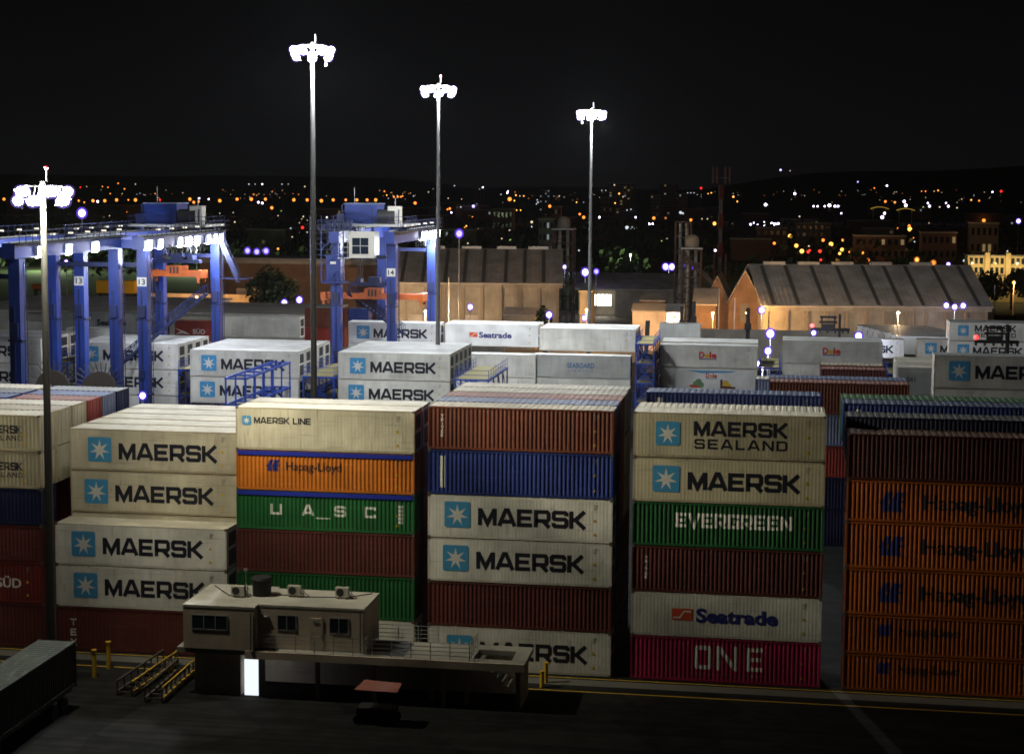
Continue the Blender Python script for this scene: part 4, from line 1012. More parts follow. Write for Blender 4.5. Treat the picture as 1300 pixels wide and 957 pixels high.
cb = MB()
for a_2, b_2 in (((.4,4.9),(2.2,2.5)),((2.2,2.5),(3.5,2.9)),((4.4,3.1),(6.0,3.3)),((7.0,3.0),(9.2,3.3)),((9.6,3.3),(11.0,4.6))): cb.bar((*a_2,ZR+.03),(*b_2,ZR+.03),.05)
cb.build('roof_cable', M['dark'], t)
# things standing on the office
def ac(x, y, label):
    o = empty('air_conditioner', (x, y, ZR+.005), label, 'air conditioner', 'air conditioner units on the office roof')
    MB().box(0,.85,0,.34,.1,.72).build('housing', M['cabin'], o)
    MB().tube((.32,-.004,.42),(.32,-.02,.42),.25,.25,16).build('fan', M['dark'], o)
    MB().box(.08,.2,.02,.3,0,.098).box(.65,.77,.02,.3,0,.098).build('foot', M['castiron'], o)
    MB().bar((.86,.2,.3),(1.15,.1,.02),.05).bar((.86,.25,.4),(1.3,.4,.03),.04).bar((1.0,.3,0),(1.0,.3,.7),.04).build('pipe', M['castiron'], o)
ac(-33.6, 100.6, 'air conditioner on the roof left of the black water tank'); ac(-30.1, 101.3, 'air conditioner on the roof just right of the black water tank'); ac(-27.0, 101.4, 'air conditioner on the roof nearest its right end')
o = empty('water_tank', (-31.85, 101.5, ZR+.005), 'black cylindrical water tank with lid on the office roof', 'water tank')
MB().tube((0,0,0),(0,0,1.05),.58,.62,24).build('body', M['black'], o); MB().tube((0,0,1.055),(0,0,1.2),.68,.6,24).build('lid', M['dark'], o)
o = empty('antenna', (-32.75, 101.0, ZR+.005), 'thin tripod antenna mast left of the water tank', 'antenna')
MB().tube((0,0,0),(0,0,1.75),.025,.02,6).build('mast', M['galv'], o)
for a in (0,120,240): MB().bar((0,0,.9),(.4*math.cos(R(a)),.4*math.sin(R(a)),0),.03).build('leg', M['galv'], o)
MB().box(-.12,.12,-.04,.04,1.65,1.8).build('dish', M['galv'], o)

# ------------------------------------------------------------------ ground-level foreground things
def bollard(px, py, label, h=1.35):
    g = atZ(px, py, 0)
    o = empty('bollard', (g.x, g.y, 0), label, 'bollard', 'yellow bollards around the office')
    MB().tube((0,0,0),(0,0,h),.14,.14,14).build('post', M['yellow'], o); MB().tube((0,0,h+.003),(0,0,h+.08),.19,.19,14).build('cap', M['yellow'], o)
bollard(120, 859, 'yellow bollard nearest the dark container at lower left', 1.75); bollard(138, 848, 'yellow bollard behind another one at lower left', 1.75)
bollard(688, 872, 'shorter yellow bollard at the right end of the terrace', 1.0); bollard(693, 866, 'taller yellow bollard at the right end of the terrace', 1.25)
bollard(548, 889, 'yellow bollard top seen right of the red awning', 1.2); bollard(592, 893, 'yellow bollard top under the middle of the terrace', 1.2)
t2 = empty('shipping_container', (-49.75, 82, 0), 'old dark container with patchy greenish roof on a trailer at lower left corner', 'container')
# old container, long axis towards the quay
P = cparts('dry', 12.19, 2.75); M['oldroof'] = paint('mouldy_roof', (.05,.065,.055), .8, .9, .8, streak=False); M['olddark'] = paint('old_dark_paint', (.018,.020,.020), .6, .4, .3)
t2.location = (-41.7, 83.0, 1.28); t2.rotation_euler.z = R(90)
t2['category'] = 'container'
for nm, key, mt in (('frame','frame','olddark'),('side_panel','front_panel','olddark'),('side_panel','rear_panel','olddark'),('roof_panel','roof_panel','oldroof'),('end_panel','end_panel','olddark'),('doors','doors','olddark')): relink_mat(link(nm, P[key], t2), M[mt])
for cme in P['cc']: link('corner_casting', cme, t2)
t3 = empty('trailer_chassis', (-42.9, 83.0, 0), 'skeletal trailer chassis under the old dark container at lower left', 'trailer')
ch_ = MB(); ch_.box(-.9,-.7,0,12.2,.95,1.25).box(.7,.9,0,12.2,.95,1.25)
for y in (.2, 3, 6, 9, 12): ch_.box(-.698,.698,y-.12,y+.12,1.0,1.22)
ch_.build('frame', M['castiron'], t3)
for y in (9.2, 10.6):
    for x in (-.95, .95): MB().tube((x-.18,y,.48),(x+.18,y,.48),.48,.48,14).build('wheel', M['black'], t3)
for x in (-.8, .8): MB().box(x-.07,x+.07,2.4,2.55,0,.95).build('landing_leg', M['castiron'], t3)
# folded steel gangway frames
for (a, b2, w, label) in (((168,884),(226,843),1.0,'yellow-edged steel gangway frame lying nearest the old dark container'),((206,892),(246,856),1.1,'yellow-edged steel gangway frame lying against the office wall')):
    A = atZ(*a, .0); B = atZ(*b2, .0); o = empty('gangway_frame', A, label, 'gangway', 'steel gangway frames on the ground'); D = B-A; n_ = Vector((-D.y, D.x, 0)).normalized()*w
    for s_ in (0, 1):
        e = MB(); e.bar(n_*s_+Vector((0,0,.25)), D+n_*s_+Vector((0,0,.25)), .14); e.bar(n_*s_+Vector((0,0,.95)), D+n_*s_+Vector((0,0,.95)), .10); e.build('side_rail', M['yellow'] if s_ == 0 else M['castiron'], o)
    f = MB()
    for k in range(8):
        p = D*(k/7); f.bar(p+Vector((0,0,.25)), p+n_+Vector((0,0,.25)), .09)
        for s_ in (0,1): f.bar(p+n_*s_+Vector((0,0,.0)), p+n_*s_+Vector((0,0,.95)), .07)
        if k < 7: f.bar(p+Vector((0,0,.25)), D*((k+1)/7)+Vector((0,0,.95)), .06)
    f.build('lattice', M['castiron'], o)
aw = atZ(483, 867, 2.2); o = empty('parked_cart', (aw.x-1.3, aw.y-1.3, 0), 'small cart with a flat red canopy under the terrace', 'cart')
MB().add([(0,0,2.15),(2.6,0,2.1),(2.6,1.4,2.25),(.3,1.4,2.35),(0,0,2.08),(2.6,0,2.03),(2.6,1.4,2.18),(.3,1.4,2.28)], [(0,1,2,3),(7,6,5,4),(0,4,5,1),(1,5,6,2),(2,6,7,3),(3,7,4,0)]).build('canopy', M['rose'], o)
MB().box(.1,2.4,.1,1.3,.4,1.0).build('body', M['dark'], o)
for x in (.2, 2.3):
    for y in (.15, 1.2): MB().bar((x,y,1.0),(x,y,2.1),.05).build('post', M['dark'], o); MB().tube((x,y-.08,.3),(x,y+.08,.3),.3,.3,12).build('wheel', M['black'], o)

# ------------------------------------------------------------------ setting
g = MB(); g.add([(-6000,-300,0),(6000,-300,0),(6000,9000,0),(-6000,9000,0)], [(0,1,2,3)]); setting('ground', g, M['earth'])
g = MB(); g.add([(-160,60,.004),(90,60,.004),(90,300,.004),(-160,300,.004)], [(0,1,2,3)]); setting('yard_pavement', g, M['asphalt'])
g = MB(); g.add([(-160,104.6,.012),(90,104.6,.012),(90,105.9,.012),(-160,105.9,.012)], [(0,1,2,3)]); setting('yard_kerb_strip', g, M['yardc'])
g = MB(); g.add([(-160,103.3,.008),(90,103.3,.008),(90,103.45,.008),(-160,103.45,.008)], [(0,1,2,3)]); g.add([(-160,106.15,.014),(90,106.15,.014),(90,106.3,.014),(-160,106.3,.014)], [(0,1,2,3)]); setting('yard_line_markings', g, M['yellow'])
g = MB(); g.add([(-160,300,.006),(140,300,.006),(140,420,.006),(-160,420,.006)], [(0,1,2,3)]); setting('port_road', g, M['yardc'])
g = MB(); g.add([(-330,430,.01),(-62,430,.01),(-80,560,.01),(-420,560,.01)], [(0,1,2,3)]); g.add([(-52,440,.01),(0,440,.01),(0,520,.01),(-55,520,.01)], [(0,1,2,3)]); setting('lawn', g, M['grassgreen'])
hl = MB(); nx, ny = 60, 16
def hz(x, y):
    f = min(1, max(0, (y-1500)/2200)); f = f*f*(3-2*f)
    return f*(26+34*math.exp(-((x-430)/420)**2)+14*math.sin(x/310)+9*math.sin(x/97+1))
for j in range(ny+1):
    for i in range(nx+1):
        x = -2600+i*5200/nx; y = 1500+j*3500/ny; hl.v.append((x, y, .3+hz(x, y)))
for j in range(ny):
    for i in range(nx): a = j*(nx+1)+i; hl.f.append([a, a+1, a+nx+2, a+nx+1]); hl.mi.append(0)
setting('hills', hl, M['earth'])
# ------------------------------------------------------------------ warehouses and sheds behind the yard
def warehouse(x0, y0, w, d, eave, ridge, label, npil, strips, wall='whwall', roof='metalroof', ov=.9, name='warehouse', vents=()):
    t = empty(name, (x0, y0, 0), label, 'warehouse')
    b = MB(); b.box(0, w, 0, d, 0, eave-.05)
    for x in (.02, w-.02): b.add([(x,0,eave-.05),(x,d,eave-.05),(x,d/2,ridge-.12)], [(0,1,2)])
    b.build('wall', M[wall], t)
    r_ = MB(); sl = (ridge-eave)/(d/2)
    for s_ in (0, 1):
        ye, yr = (-ov, d/2) if s_ == 0 else (d+ov, d/2); ze = eave-sl*ov
        r_.add([(-ov,ye,ze),(w+ov,ye,ze),(w+ov,yr,ridge),(-ov,yr,ridge),(-ov,ye,ze-.22),(w+ov,ye,ze-.22),(w+ov,yr,ridge-.22),(-ov,yr,ridge-.22)],
               [(0,1,2,3),(7,6,5,4),(0,4,5,1),(1,5,6,2),(3,2,6,7),(0,3,7,4)])
    # standing seams
    n = int(w/.9)
    for k in range(n): x = k*w/n; r_.add([(x,-ov,eave-sl*ov+.01),(x+.05,-ov,eave-sl*ov+.05),(x+.1,-ov,eave-sl*ov+.01),(x,d/2,ridge+.01),(x+.05,d/2,ridge+.05),(x+.1,d/2,ridge+.01)], [(0,1,4,3),(1,2,5,4)])
    ro = r_.build('roof', M[roof], t)
    sk = MB()
    for f in strips:
        x = f*w; sk.add([(x,-ov+.3,eave-sl*(ov-.3)+.07),(x+.75,-ov+.3,eave-sl*(ov-.3)+.07),(x+.75,d/2-.6,ridge-sl*.6+.07),(x,d/2-.6,ridge-sl*.6+.07)], [(0,1,2,3)])
    if strips: sk.build('roof_strip', M['skylight'], ro)
    for f in vents: MB().box(f*w, f*w+4.2, d/2-.5, d/2+.5, ridge-.1, ridge+.5).build('ridge_vent', M['galv'], ro)
    MB().box(-ov*.8, w+ov*.8, -.35, -.003, eave-1.35, eave-.55).build('eaves_band', M[wall], t)
    for k in range(1, npil, 3): x = (k+.5)*(w-.6)/npil; MB().box(x-1.2, x+1.6, -.10, -.006, .05, min(4.6, eave-2.2)).build('roller_door', M['metalroof'], t)
    for x in (w*.31+.3, w*.66+.3): MB().tube((x,-.45,0),(x,-.45,eave-.6),.12,.12,8).build('downpipe', M['pilaster'], t)
    for k in range(npil+1):
        x = k*(w-.6)/npil; MB().box(x, x+.6, -.28, -.003, 0, eave-1.353).build('pilaster', M['pilaster'], t)
    return t
warehouse(-79.4, 340.2, 36.0, 30, 11.7, 17.9, 'long pale warehouse with grey striped roof behind the second gantry crane', 9, (.08,.2,.33,.44,.55,.68,.79,.9), vents=(.2,.42,.63,.82)).rotation_euler.z = R(8)
warehouse(-1.2, 314, 41.6, 30, 10.1, 16.7, 'broad warehouse with grey striped roof behind the two lamp clusters on the right', 11, (.03,.14,.26,.38,.5,.6,.7,.83,.95), vents=(.05,.21,.37,.55,.74)).rotation_euler.z = R(10)
t = empty('long_shed', (-124, 352, 0), 'long brown wall of a low shed with pale gutter behind the dark tree', 'shed')
MB().box(0, 44, 0, 16, 0, 14.2).build('wall', M['rustcorr'], t); MB().box(-.4, 44.4, -.5, 16, 14.25, 15.1).build('gutter', M['concrete'], t); MB().box(-.3,44.3,.2,16,15.11,15.4).build('roof', M['metalroof'], t)
# dark long shed with lit hall, kiosk, sheds between the warehouses
A = atY(728, 366, 400); B = atY(868, 367, 400)
t = empty('long_shed', (A.x, 400, 0), 'long dark-roofed shed with a brightly lit opening between the two warehouses', 'shed')
w = B.x-A.x; MB().box(10, w, .5, 12, 0, A.z-.1).build('wall', M['whwall'], t)
MB().add([(-.5,-.6,A.z),(w+.5,-.6,A.z),(w+.5,13,A.z+3.2),(-.5,13,A.z+3.2),(-.5,-.6,A.z-.3),(w+.5,-.6,A.z-.3),(w+.5,13,A.z+2.9),(-.5,13,A.z+2.9)], [(0,1,2,3),(7,6,5,4),(0,4,5,1),(1,5,6,2),(2,6,7,3),(3,7,4,0)]).build('roof', M['metalroof'], t)
MB().box(.2, 9.9, 9, 10, 0, A.z-.3).build('rear_wall', M['whwall'], t)
a = atY(752, 388, 403); b2 = atY(776, 374, 403)
MB().box(a.x-A.x, b2.x-A.x, 3, 3.2, a.z, b2.z).build('lit_opening', M['hall_lit'], t)
for k in range(5): MB().box(a.x-A.x+.1+k*.93, a.x-A.x+.25+k*.93, 2.85, 2.995, a.z, b2.z).build('mullion', M['dark'], t)
point('hall_light', (a.x+2, 401, a.z+1), 800, (1,.9,.7), .5)
def small_shed(px0, px1, ytop, yw, Y, dep, label, wall='rustcorr', roof='metalroof', mono=None):
    a = atY(px0, ytop, Y); b = atY(px1, ytop, Y); w = b.x-a.x; h = a.z; rise = 1.2 if mono is None else mono
    t = empty('storage_shed', (a.x, Y, 0), label, 'shed')
    MB().box(0, w, 0, dep, 0, h-.02).build('wall', M[wall], t)
    MB().add([(-.2,-.3,h),(w+.2,-.3,h-rise*0),(w+.2,dep+.2,h+rise),(-.2,dep+.2,h+rise),(-.2,-.3,h-.2),(w+.2,-.3,h-.2),(w+.2,dep+.2,h+rise-.2),(-.2,dep+.2,h+rise-.2)], [(0,1,2,3),(7,6,5,4),(0,4,5,1),(1,5,6,2),(2,6,7,3),(3,7,4,0)]).build('roof', M[roof], t)
    return t
def gable_shed(px0, px1, yeave, yridge, Y, dep, label, wall='rustcorr', door=True):
    a = atY(px0, yeave, Y); b = atY(px1, yeave, Y); rz = atY((px0+px1)/2, yridge, Y).z; w = b.x-a.x; h = a.z
    t = empty('gabled_shed', (a.x, Y, 0), label, 'shed')
    MB().prism([(0,0),(w,0),(w,h),(w/2,rz),(0,h)], 0, dep).build('wall', M[wall], t)
    r_ = MB()
    for x0, z0, x1, z1 in ((-.3,h-.2,w/2,rz+.1),(w/2,rz+.1,w+.3,h-.2)): r_.add([(x0,-.4,z0),(x1,-.4,z1),(x1,dep+.3,z1),(x0,dep+.3,z0),(x0,-.4,z0+.2),(x1,-.4,z1+.2),(x1,dep+.3,z1+.2),(x0,dep+.3,z0+.2)], [(3,2,1,0),(4,5,6,7),(0,1,5,4),(2,3,7,6)])
    r_.build('roof', M['metalroof'], t)
    if door: MB().box(w*.36, w*.62, -.05, -.004, h*.62, h*.98).build('hatch', M['skylight'], t)
    return t
gable_shed(925, 966, 384, 345, 322, 24, 'orange-lit gabled shed adjoining the broad right warehouse')
gable_shed(893, 927, 388, 352, 326, 22, 'rusty gabled shed between the silo tower and the orange gabled one')
gable_shed(866, 890, 362, 346, 372, 18, 'small dim gabled house at the end of the long dark shed', 'whwall', False)
small_shed(880, 909, 386, 0, 318, 7, 'lean-to shed with slanting roof in front of the silo tower', 'rustcorr', 'metalroof', 2.6)
small_shed(813, 845, 381, 0, 335, 6, 'plain brown block store right of the lit hall', 'rustcorr')
small_shed(803, 845, 394, 0, 322, 3, 'low brown wall block in front of the block store', 'wallpeach')
small_shed(736, 751, 369, 0, 322, 6, 'square gatehouse tower glowing orange beside the left warehouse', 'whwall')
small_shed(640, 680, 399, 0, 318, 3, 'tiny canopy hut at the foot of the left warehouse wall', 'whwall')
small_shed(846, 866, 396, 0, 300, 4, 'pink-lit cabin beside the lamp behind the picture banner stack', 'wallwhite')
def yard_wall(px0, px1, ytop, Y, label, mat='wallpeach', th=.35):
    a = atY(px0, ytop, Y); b = atY(px1, ytop, Y)
    o = MB().box(0, b.x-a.x, 0, th, 0, a.z).build('boundary_wall', M[mat], None, (a.x, Y, 0)); tag(o, label, 'wall'); return o
yard_wall(880, 1200, 417, 292, 'long pale boundary wall in front of the right warehouse', 'whwall')
yard_wall(188, 342, 372, 330, 'pink-lit boundary wall below the short orange spreader')
yard_wall(300, 342, 366, 340, 'raised end of the pink-lit wall beside the dark tree')
yard_wall(-40, 330, 386, 318, 'dark boundary wall behind the leftmost crane legs', 'rustcorr')
yard_wall(1262, 1420, 400, 345, 'orange-lit fence wall at the right edge beyond the warehouse', 'rustcorr')
yard_wall(398, 640, 413, 300, 'low wall with wire fence at the foot of the left warehouse', 'whwall')
# flat dark roofs left of the crane legs
def flat_hall(px0, px1, ytop, yback, Y, label):
    a = atY(px0, ytop, Y); b = atY(px1, ytop, Y); bk = atZ((px0+px1)/2, yback, a.z); d = min(60, max(6, bk.y-Y))
    t = empty('flat_hall', (a.x, Y, 0), label, 'hall'); w = b.x-a.x
    MB().box(0, w, 0, d, 0, a.z-.3).build('wall', M['wallwhite'], t); MB().box(-.4, w+.4, -.4, d+.4, a.z-.295, a.z).build('roof', M['metalroof'], t)
flat_hall(-60, 205, 392, 375, 252, 'wide dark flat roof behind the leftmost crane legs')
flat_hall(215, 392, 396, 384, 250, 'dark flat-roofed hall below the round dark tree')
# parked trailers and machines behind the leftmost crane
def trailer(px0, px1, ytop, Y, h, mat, label):
    a = atY(px0, ytop, Y); b = atY(px1, ytop, Y); w = b.x-a.x
    t = empty('parked_trailer', (a.x, Y, a.z-h-1.0), label, 'trailer')
    t.location.z = 0; zb = max(1.1, a.z-h)
    MB().box(0, w, 0, 2.5, zb, a.z).build('body', M[mat], t)
    for x in (w*.15, w*.3, w*.8): MB().tube((x,-.02,.55),(x,.3,.55),.5,.5,12).build('wheel', M['black'], t)
    MB().box(.2, w-.2, .4, 2.1, zb-.3, zb-.01).build('chassis', M['black'], t)
    if zb > 1.6:
        for x in (.3, w-.5): MB().box(x, x+.2, .6, 1.9, .5, zb-.3).build('support', M['black'], t)
trailer(122, 170, 356, 330, 2.6, 'yellow', 'dull yellow trailer seen between the 13-marked crane legs')
trailer(109, 139, 377, 318, 1.6, 'spread', 'orange tipping trailer behind the 13-marked crane leg')
trailer(40, 62, 361, 345, 1.0, 'orange', 'low orange machine behind the nearest lamp mast')

# ------------------------------------------------------------------ silo towers, telecom tower
def tower(px, ybase, ytop, Y, w, label, dome=True, boom=None, mat='roofbrown'):
    a = atY(px, ytop, Y); h = a.z
    t = empty('silo_tower', (a.x, Y, 0), label, 'tower')
    f = MB(); hh = h-3.2 if dome else h
    for sx in (-1, 1):
        for sy in (-1, 1): f.bar((sx*w/2, sy*w/2, 0), (sx*w/2, sy*w/2, hh), .32)
    n = max(3, int(hh/3))
    for k in range(n):
        z0, z1 = hh*k/n, hh*(k+1)/n
        for sy in (-1, 1): f.bar((-w/2,sy*w/2,z0),(w/2,sy*w/2,z1),.14); f.bar((-w/2,sy*w/2,z1),(w/2,sy*w/2,z1),.22)
        for sx in (-1, 1): f.bar((sx*w/2,-w/2,z0),(sx*w/2,w/2,z1),.14)
    f.build('frame', M[mat], t)
    for x in (-w*.2, w*.2): MB().tube((x,0,0),(x,0,hh-.3),.38,.38,10).build('elevator_leg', M['galv'], t)
    if dome:
        MB().box(-w/2-.3,w/2+.3,-w/2-.3,w/2+.3,hh+.02,hh+.3).build('platform', M['galv'], t)
        MB().tube((0,0,hh+.31),(0,0,hh+1.9),1.5,1.5,16).ball((0,0,hh+1.9),1.48,14,8,.85).build('head', M['whwall'], t)
    if boom:
        MB().bar((-w*.4,0,hh-1.5),(boom,0,hh-9.5),.9,1.0).build('conveyor', M[mat], t)
    return t
tower(716, 410, 274, 385, 4.6, 'lattice elevator tower with pale domed head beside the left warehouse', True, -9)
tower(879, 410, 297, 360, 4.0, 'taller dim elevator tower with pale head beside the rusty sheds', True, 7)
tower(868, 410, 282, 372, 3.4, 'dim lattice tower without a head just left of the domed right one', False)
a = atY(916, 212, 470); t = empty('telecom_tower', (a.x, 470, 0), 'red and white banded telecom tower above the right sheds', 'tower')
H = a.z; MB().tube((0,0,0),(0,0,H-9),.55,.55,10).build('mast', M['whwall'], t)
for k in range(0, 5): MB().tube((0,0,H-9-k*8),(0,0,H-5-k*8) if k else (0,0,H-5),.75,.75,10).build('red_band', M['red'], t)
for k in range(6):
    an = R(60*k); MB().box(2.3*math.cos(an)-.22,2.3*math.cos(an)+.22,2.3*math.sin(an)-.14,2.3*math.sin(an)+.14,H-4.5,H+.0).build('antenna_panel', M['rose'], t)
    MB().bar((0,0,H-3),(2.3*math.cos(an),2.3*math.sin(an),H-3),.12).build('arm', M['galv'], t)
for x in (-1.6, 1.6): MB().box(x-.25,x+.25,-.3,.3,H-34,H-24).build('antenna_panel', M['rose'], t)

# ------------------------------------------------------------------ black handling trucks and masts in the yard
def lifter(px, ytop, Y, label, beacon=True, k=1.0):
    a = atY(px, ytop, Y); t = empty('container_handler', (a.x, Y, 0), label, 'lifting truck', 'container lifting trucks'); h = a.z
    b = MB(); b.box(-3.4*k,1.6*k,-1.2,1.2,.9,2.2); b.box(-3.2*k,-1.2*k,-1.0,1.0,2.2,3.0); b.build('body', M['black'], t)
    c = MB(); c.box(-.9*k,.7*k,-.8,.8,2.25,4.4); c.build('cab', M['black'], t); MB().box(-.7*k,.5*k,-.82,-.803,3.1,4.2).build('window', M['glass'], t)
    ms = MB()
    for y in (-.7,.7): ms.box(1.7*k,2.05*k,y-.15,y+.15,.4,h)
    for q in range(4): ms.box(1.72*k,2.03*k,-.54,.54,1.5+q*(h-2)/3.2,1.75+q*(h-2)/3.2)
    ms.build('mast', M['black'], t)
    sp = MB(); z = h-2.6; sp.box(-2.6*k,3.4*k,-.5,.5,z,z+.4); sp.box(-1.0,1.2,-.45,.45,z+.41,z+1.0); sp.box(-1.3,1.5,-.4,.4,z+1.2,z+1.5)
    for x in (-2.4,-1.2,0,1.2,2.4,3.2): sp.box(x*k-.12,x*k+.12,-.6,.6,z-.35,z-.003)
    for x in (-.9,1.1): sp.box(x-.12,x+.12,-.3,.3,z+1.0,z+2.0)
    sp.box(-1.2,1.4,-.35,.35,z+2.0,z+2.3)
    sp.build('spreader', M['black'], t)
    for x in (-2.6*k, .9*k):
        for y in (-1.25, 1.25): MB().tube((x,y-.3,.8),(x,y+.3,.8),.8,.8,14).build('wheel', M['black'], t)
    if beacon: MB().ball((-2.4*k,-.4,z+.8),.36,8,6).build('beacon', M['lamp_red'], t)
lifter(1051, 399, 268, 'black lifting truck with red lamp in front of the right warehouse wall')
lifter(1262, 412, 240, 'black lifting truck with red lamp in front of the two-line star container')
def black_mast(px, ytop, Y, label, tilt=0):
    a = atY(px, ytop, Y); t = empty('lifting_mast', (a.x, Y, 0), label, 'lifting mast', 'black lifting masts')
    MB().bar((0,0,0),(tilt,0,a.z),.75,.6).build('mast', M['black'], t); MB().box(-2.0,.6,-1,1,.6,2.2).build('body', M['black'], t)
    MB().box(-.5,.5,-.75,-.35,a.z-3.2,a.z-2.2).build('carriage', M['black'], t)
    for x in (-1.5,.2): MB().tube((x,-1.2,.6),(x,-.8,.6),.6,.6,12).build('wheel', M['black'], t)
black_mast(881, 383, 262, 'tall black lifting mast behind the picture banner stack'); black_mast(866, 389, 275, 'shorter black lifting mast left of the tall one behind the banner stack'); black_mast(950, 391, 250, 'thick black lifting mast just left of the red-word container stack'); black_mast(818, 407, 240, 'black mast leaning at the end of the tiny red words container', .5)
a = atY(800,408,236)
# ------------------------------------------------------------------ lamps in and around the port
def lamp(px, py, z, r, mat, label, pole=True, n=1, watts=0, wcol=(.7,.75,1), spread=.9, cat='street lamp', group=None):
    g = atZ(px, py, z); t = empty('street_lamp', (g.x, g.y, 0), label, cat, group)
    MB().tube((0,0,0),(0,0,z-.05),.12,.08,8).build('pole', M['galv'], t)
    if n > 1: MB().bar((-spread*(n-1)/2,0,z-.1),(spread*(n-1)/2,0,z-.1),.08).build('crossarm', M['galv'], t)
    for k in range(n): 
        x = (k-(n-1)/2)*spread; zz = z+.05+(.25 if n == 3 and k != 1 else 0); o = MB().ball((x,0,zz),r*1.02,12,8,1.1).build('lamp_head_or_halo', M[HALO[mat][1]], t); MB().ball((x,0,zz),r*.64,10,7,1.1).build('lamp_core', M[mat], o)  # outer ball is an added glow halo, inner core is the lamp
    if watts: point('lamp_light', (g.x, g.y-r-.5, z-.3), watts, wcol, .3)
HALO = {'lamp_violet':(1,'halo_violet'),'lamp_blue':(1,'halo_violet'),'lamp_orange':(1,'halo_orange'),'lamp_yellow':(1,'halo_orange'),'lamp_warm':(1,'halo_warm')}
V = 'lamp_violet'
lamp(583,297,22,.9,'lamp_blue','large blue-violet lamp glowing above the left warehouse roof')
lamp(594,366,10,.62,V,'violet-white lamp against the left warehouse wall, upper of two')
lamp(597,390,9,.66,V,'violet-white lamp against the left warehouse wall, lower of two')
lamp(677,366,9.5,.42,'lamp_yellow','yellow sodium lamp lighting the right end of the left warehouse',watts=42000,wcol=(1,.55,.12))
lamp(717,340,11,.8,V,'violet-white lamp in front of the domed elevator tower',watts=300)
lamp(743,346,11,1.1,V,'bright violet-white lamp just left of the farthest mast pole',watts=300)
lamp(757,345,11,.75,'lamp_blue','blue-violet lamp just right of the farthest mast pole')
lamp(697,400,8,.72,V,'violet-white lamp above the tiny red words container',watts=500)
lamp(742,404,8,.6,V,'low violet-white lamp at the foot of the farthest mast')
lamp(849,339,11,1.0,V,'violet-white lamp in the dark trees, left of a close pair',n=2,spread=1.6,watts=300)
lamp(874,338,11,1.35,V,'big round violet-white lamp beside the right elevator tower',watts=400)
lamp(855,405,8,.55,'lamp_warm','warm pink-white lamp beside the cabin behind the banner stack',watts=1200,wcol=(1,.7,.5))
lamp(967,394,10,.70,V,'violet-white lamp on a thin pole at the corner of the right warehouse',watts=700)
lamp(978,424,9,.85,V,'violet-white lamp between the two red-word container stacks, highest',watts=900)
lamp(975,446,9,.62,V,'violet-white lamp between the two red-word container stacks, middle',watts=700)
lamp(968,464,8,.5,V,'violet-white double lamp between the two red-word container stacks, lowest',n=3,spread=.75,watts=900)
lamp(1029,378,10,.45,'lamp_yellow','orange-yellow lamp on the right warehouse wall',watts=9000,wcol=(1,.6,.2))
lamp(1096,381,10,.66,V,'cluster of violet-white lamps on one pole before the right warehouse, nearer its middle',n=3,spread=1.15,watts=1400)
lamp(1212,390,10,.62,V,'cluster of violet-white lamps on one pole near the right end of the warehouse',n=3,spread=1.5,watts=400)
lamp(1219,378,11,.5,'lamp_yellow','orange lamp behind the lamp cluster near the warehouse right end',watts=3000,wcol=(1,.5,.12))
lamp(1090,427,9,.72,V,'violet-white lamp above the right red-word container',watts=2600)
lamp(1033,423,9,.5,V,'small violet-white lamp at the foot of the black lifting truck')
lamp(36,402,9,.75,V,'violet-white lamp left of the nearest mast, behind the crane legs',watts=500)
lamp(189,404,9,.72,V,'violet-white lamp between the 13-marked crane leg and the next leg',watts=500)
lamp(268,405,9,.78,V,'violet-white lamp over the bright red container',watts=700)
lamp(181,503,14.5,.36,V,'small violet lamp at the back corner of the short dark blue container')
lamp(361,385,9.5,.75,V,'violet-white lamp at the left below the dark tree',watts=500)
lamp(380,381,9.5,.75,V,'violet-white lamp at the right below the dark tree',watts=500)
lamp(104,271,26,1.0,V,'violet-white lamp high above the first crane girder')
lamp(84,333,13,.6,V,'pale lamp beside the 13-marked crane leg, near its girder')
lamp(194,331,13,.55,V,'pale lamp just right of the second 13-marked crane leg')
lamp(326,320,13,.95,'lamp_blue','row of three blue-violet lamps right of the first crane stairs',n=3,spread=2.6)
lamp(1287,359,10,.45,'lamp_yellow','orange street lamp on a tall pole at the right picture edge',watts=5000,wcol=(1,.4,.08))
lamp(406,364,9,.62,'lamp_orange','orange lamp behind the second crane leg',watts=5000,wcol=(1,.45,.08))
lamp(1164,330,12,.75,'lamp_yellow','orange lamp just above the right warehouse ridge, left of a redder one')
lamp(1185,334,12,.75,'lamp_orange','reddish-orange lamp just above the right warehouse ridge')
lamp(1204,336,12,.62,V,'violet lamp just above the right end of the warehouse ridge')
lamp(1293,281,18,1.1,V,'violet-white lamp over the dark slope at the right picture edge')
# extra sodium fittings on walls, hidden below eaves in the photo but lighting the walls
for px, py, Yl, w_ in ((948,398,309,9000),(905,398,309,8000),(745,394,316,5000),(540,396,326,16000),(1140,398,302,5000),(250,378,322,5000)):
    g_ = atY(px, py, Yl); z = g_.z; t = empty('wall_lamp_post', (g_.x, g_.y, 0), {948:'low sodium lamp lighting the orange gabled shed',905:'low sodium lamp lighting the rusty sheds',745:'low sodium lamp at the gatehouse',540:'low sodium lamp before the left warehouse wall',1140:'low sodium lamp before the right warehouse wall',250:'low sodium lamp before the pink-lit wall'}[px], 'street lamp')
    MB().tube((0,0,0),(0,0,z),.09,.07,8).build('pole', M['galv'], t); MB().ball((0,0,z+.1),.22).build('lamp_head_or_halo', M['lamp_yellow'], t); point('lamp_light', (g_.x, g_.y-.6, z), w_, (1,.66,.36) if px in (540,1140) else (1,.52,.16), .3)

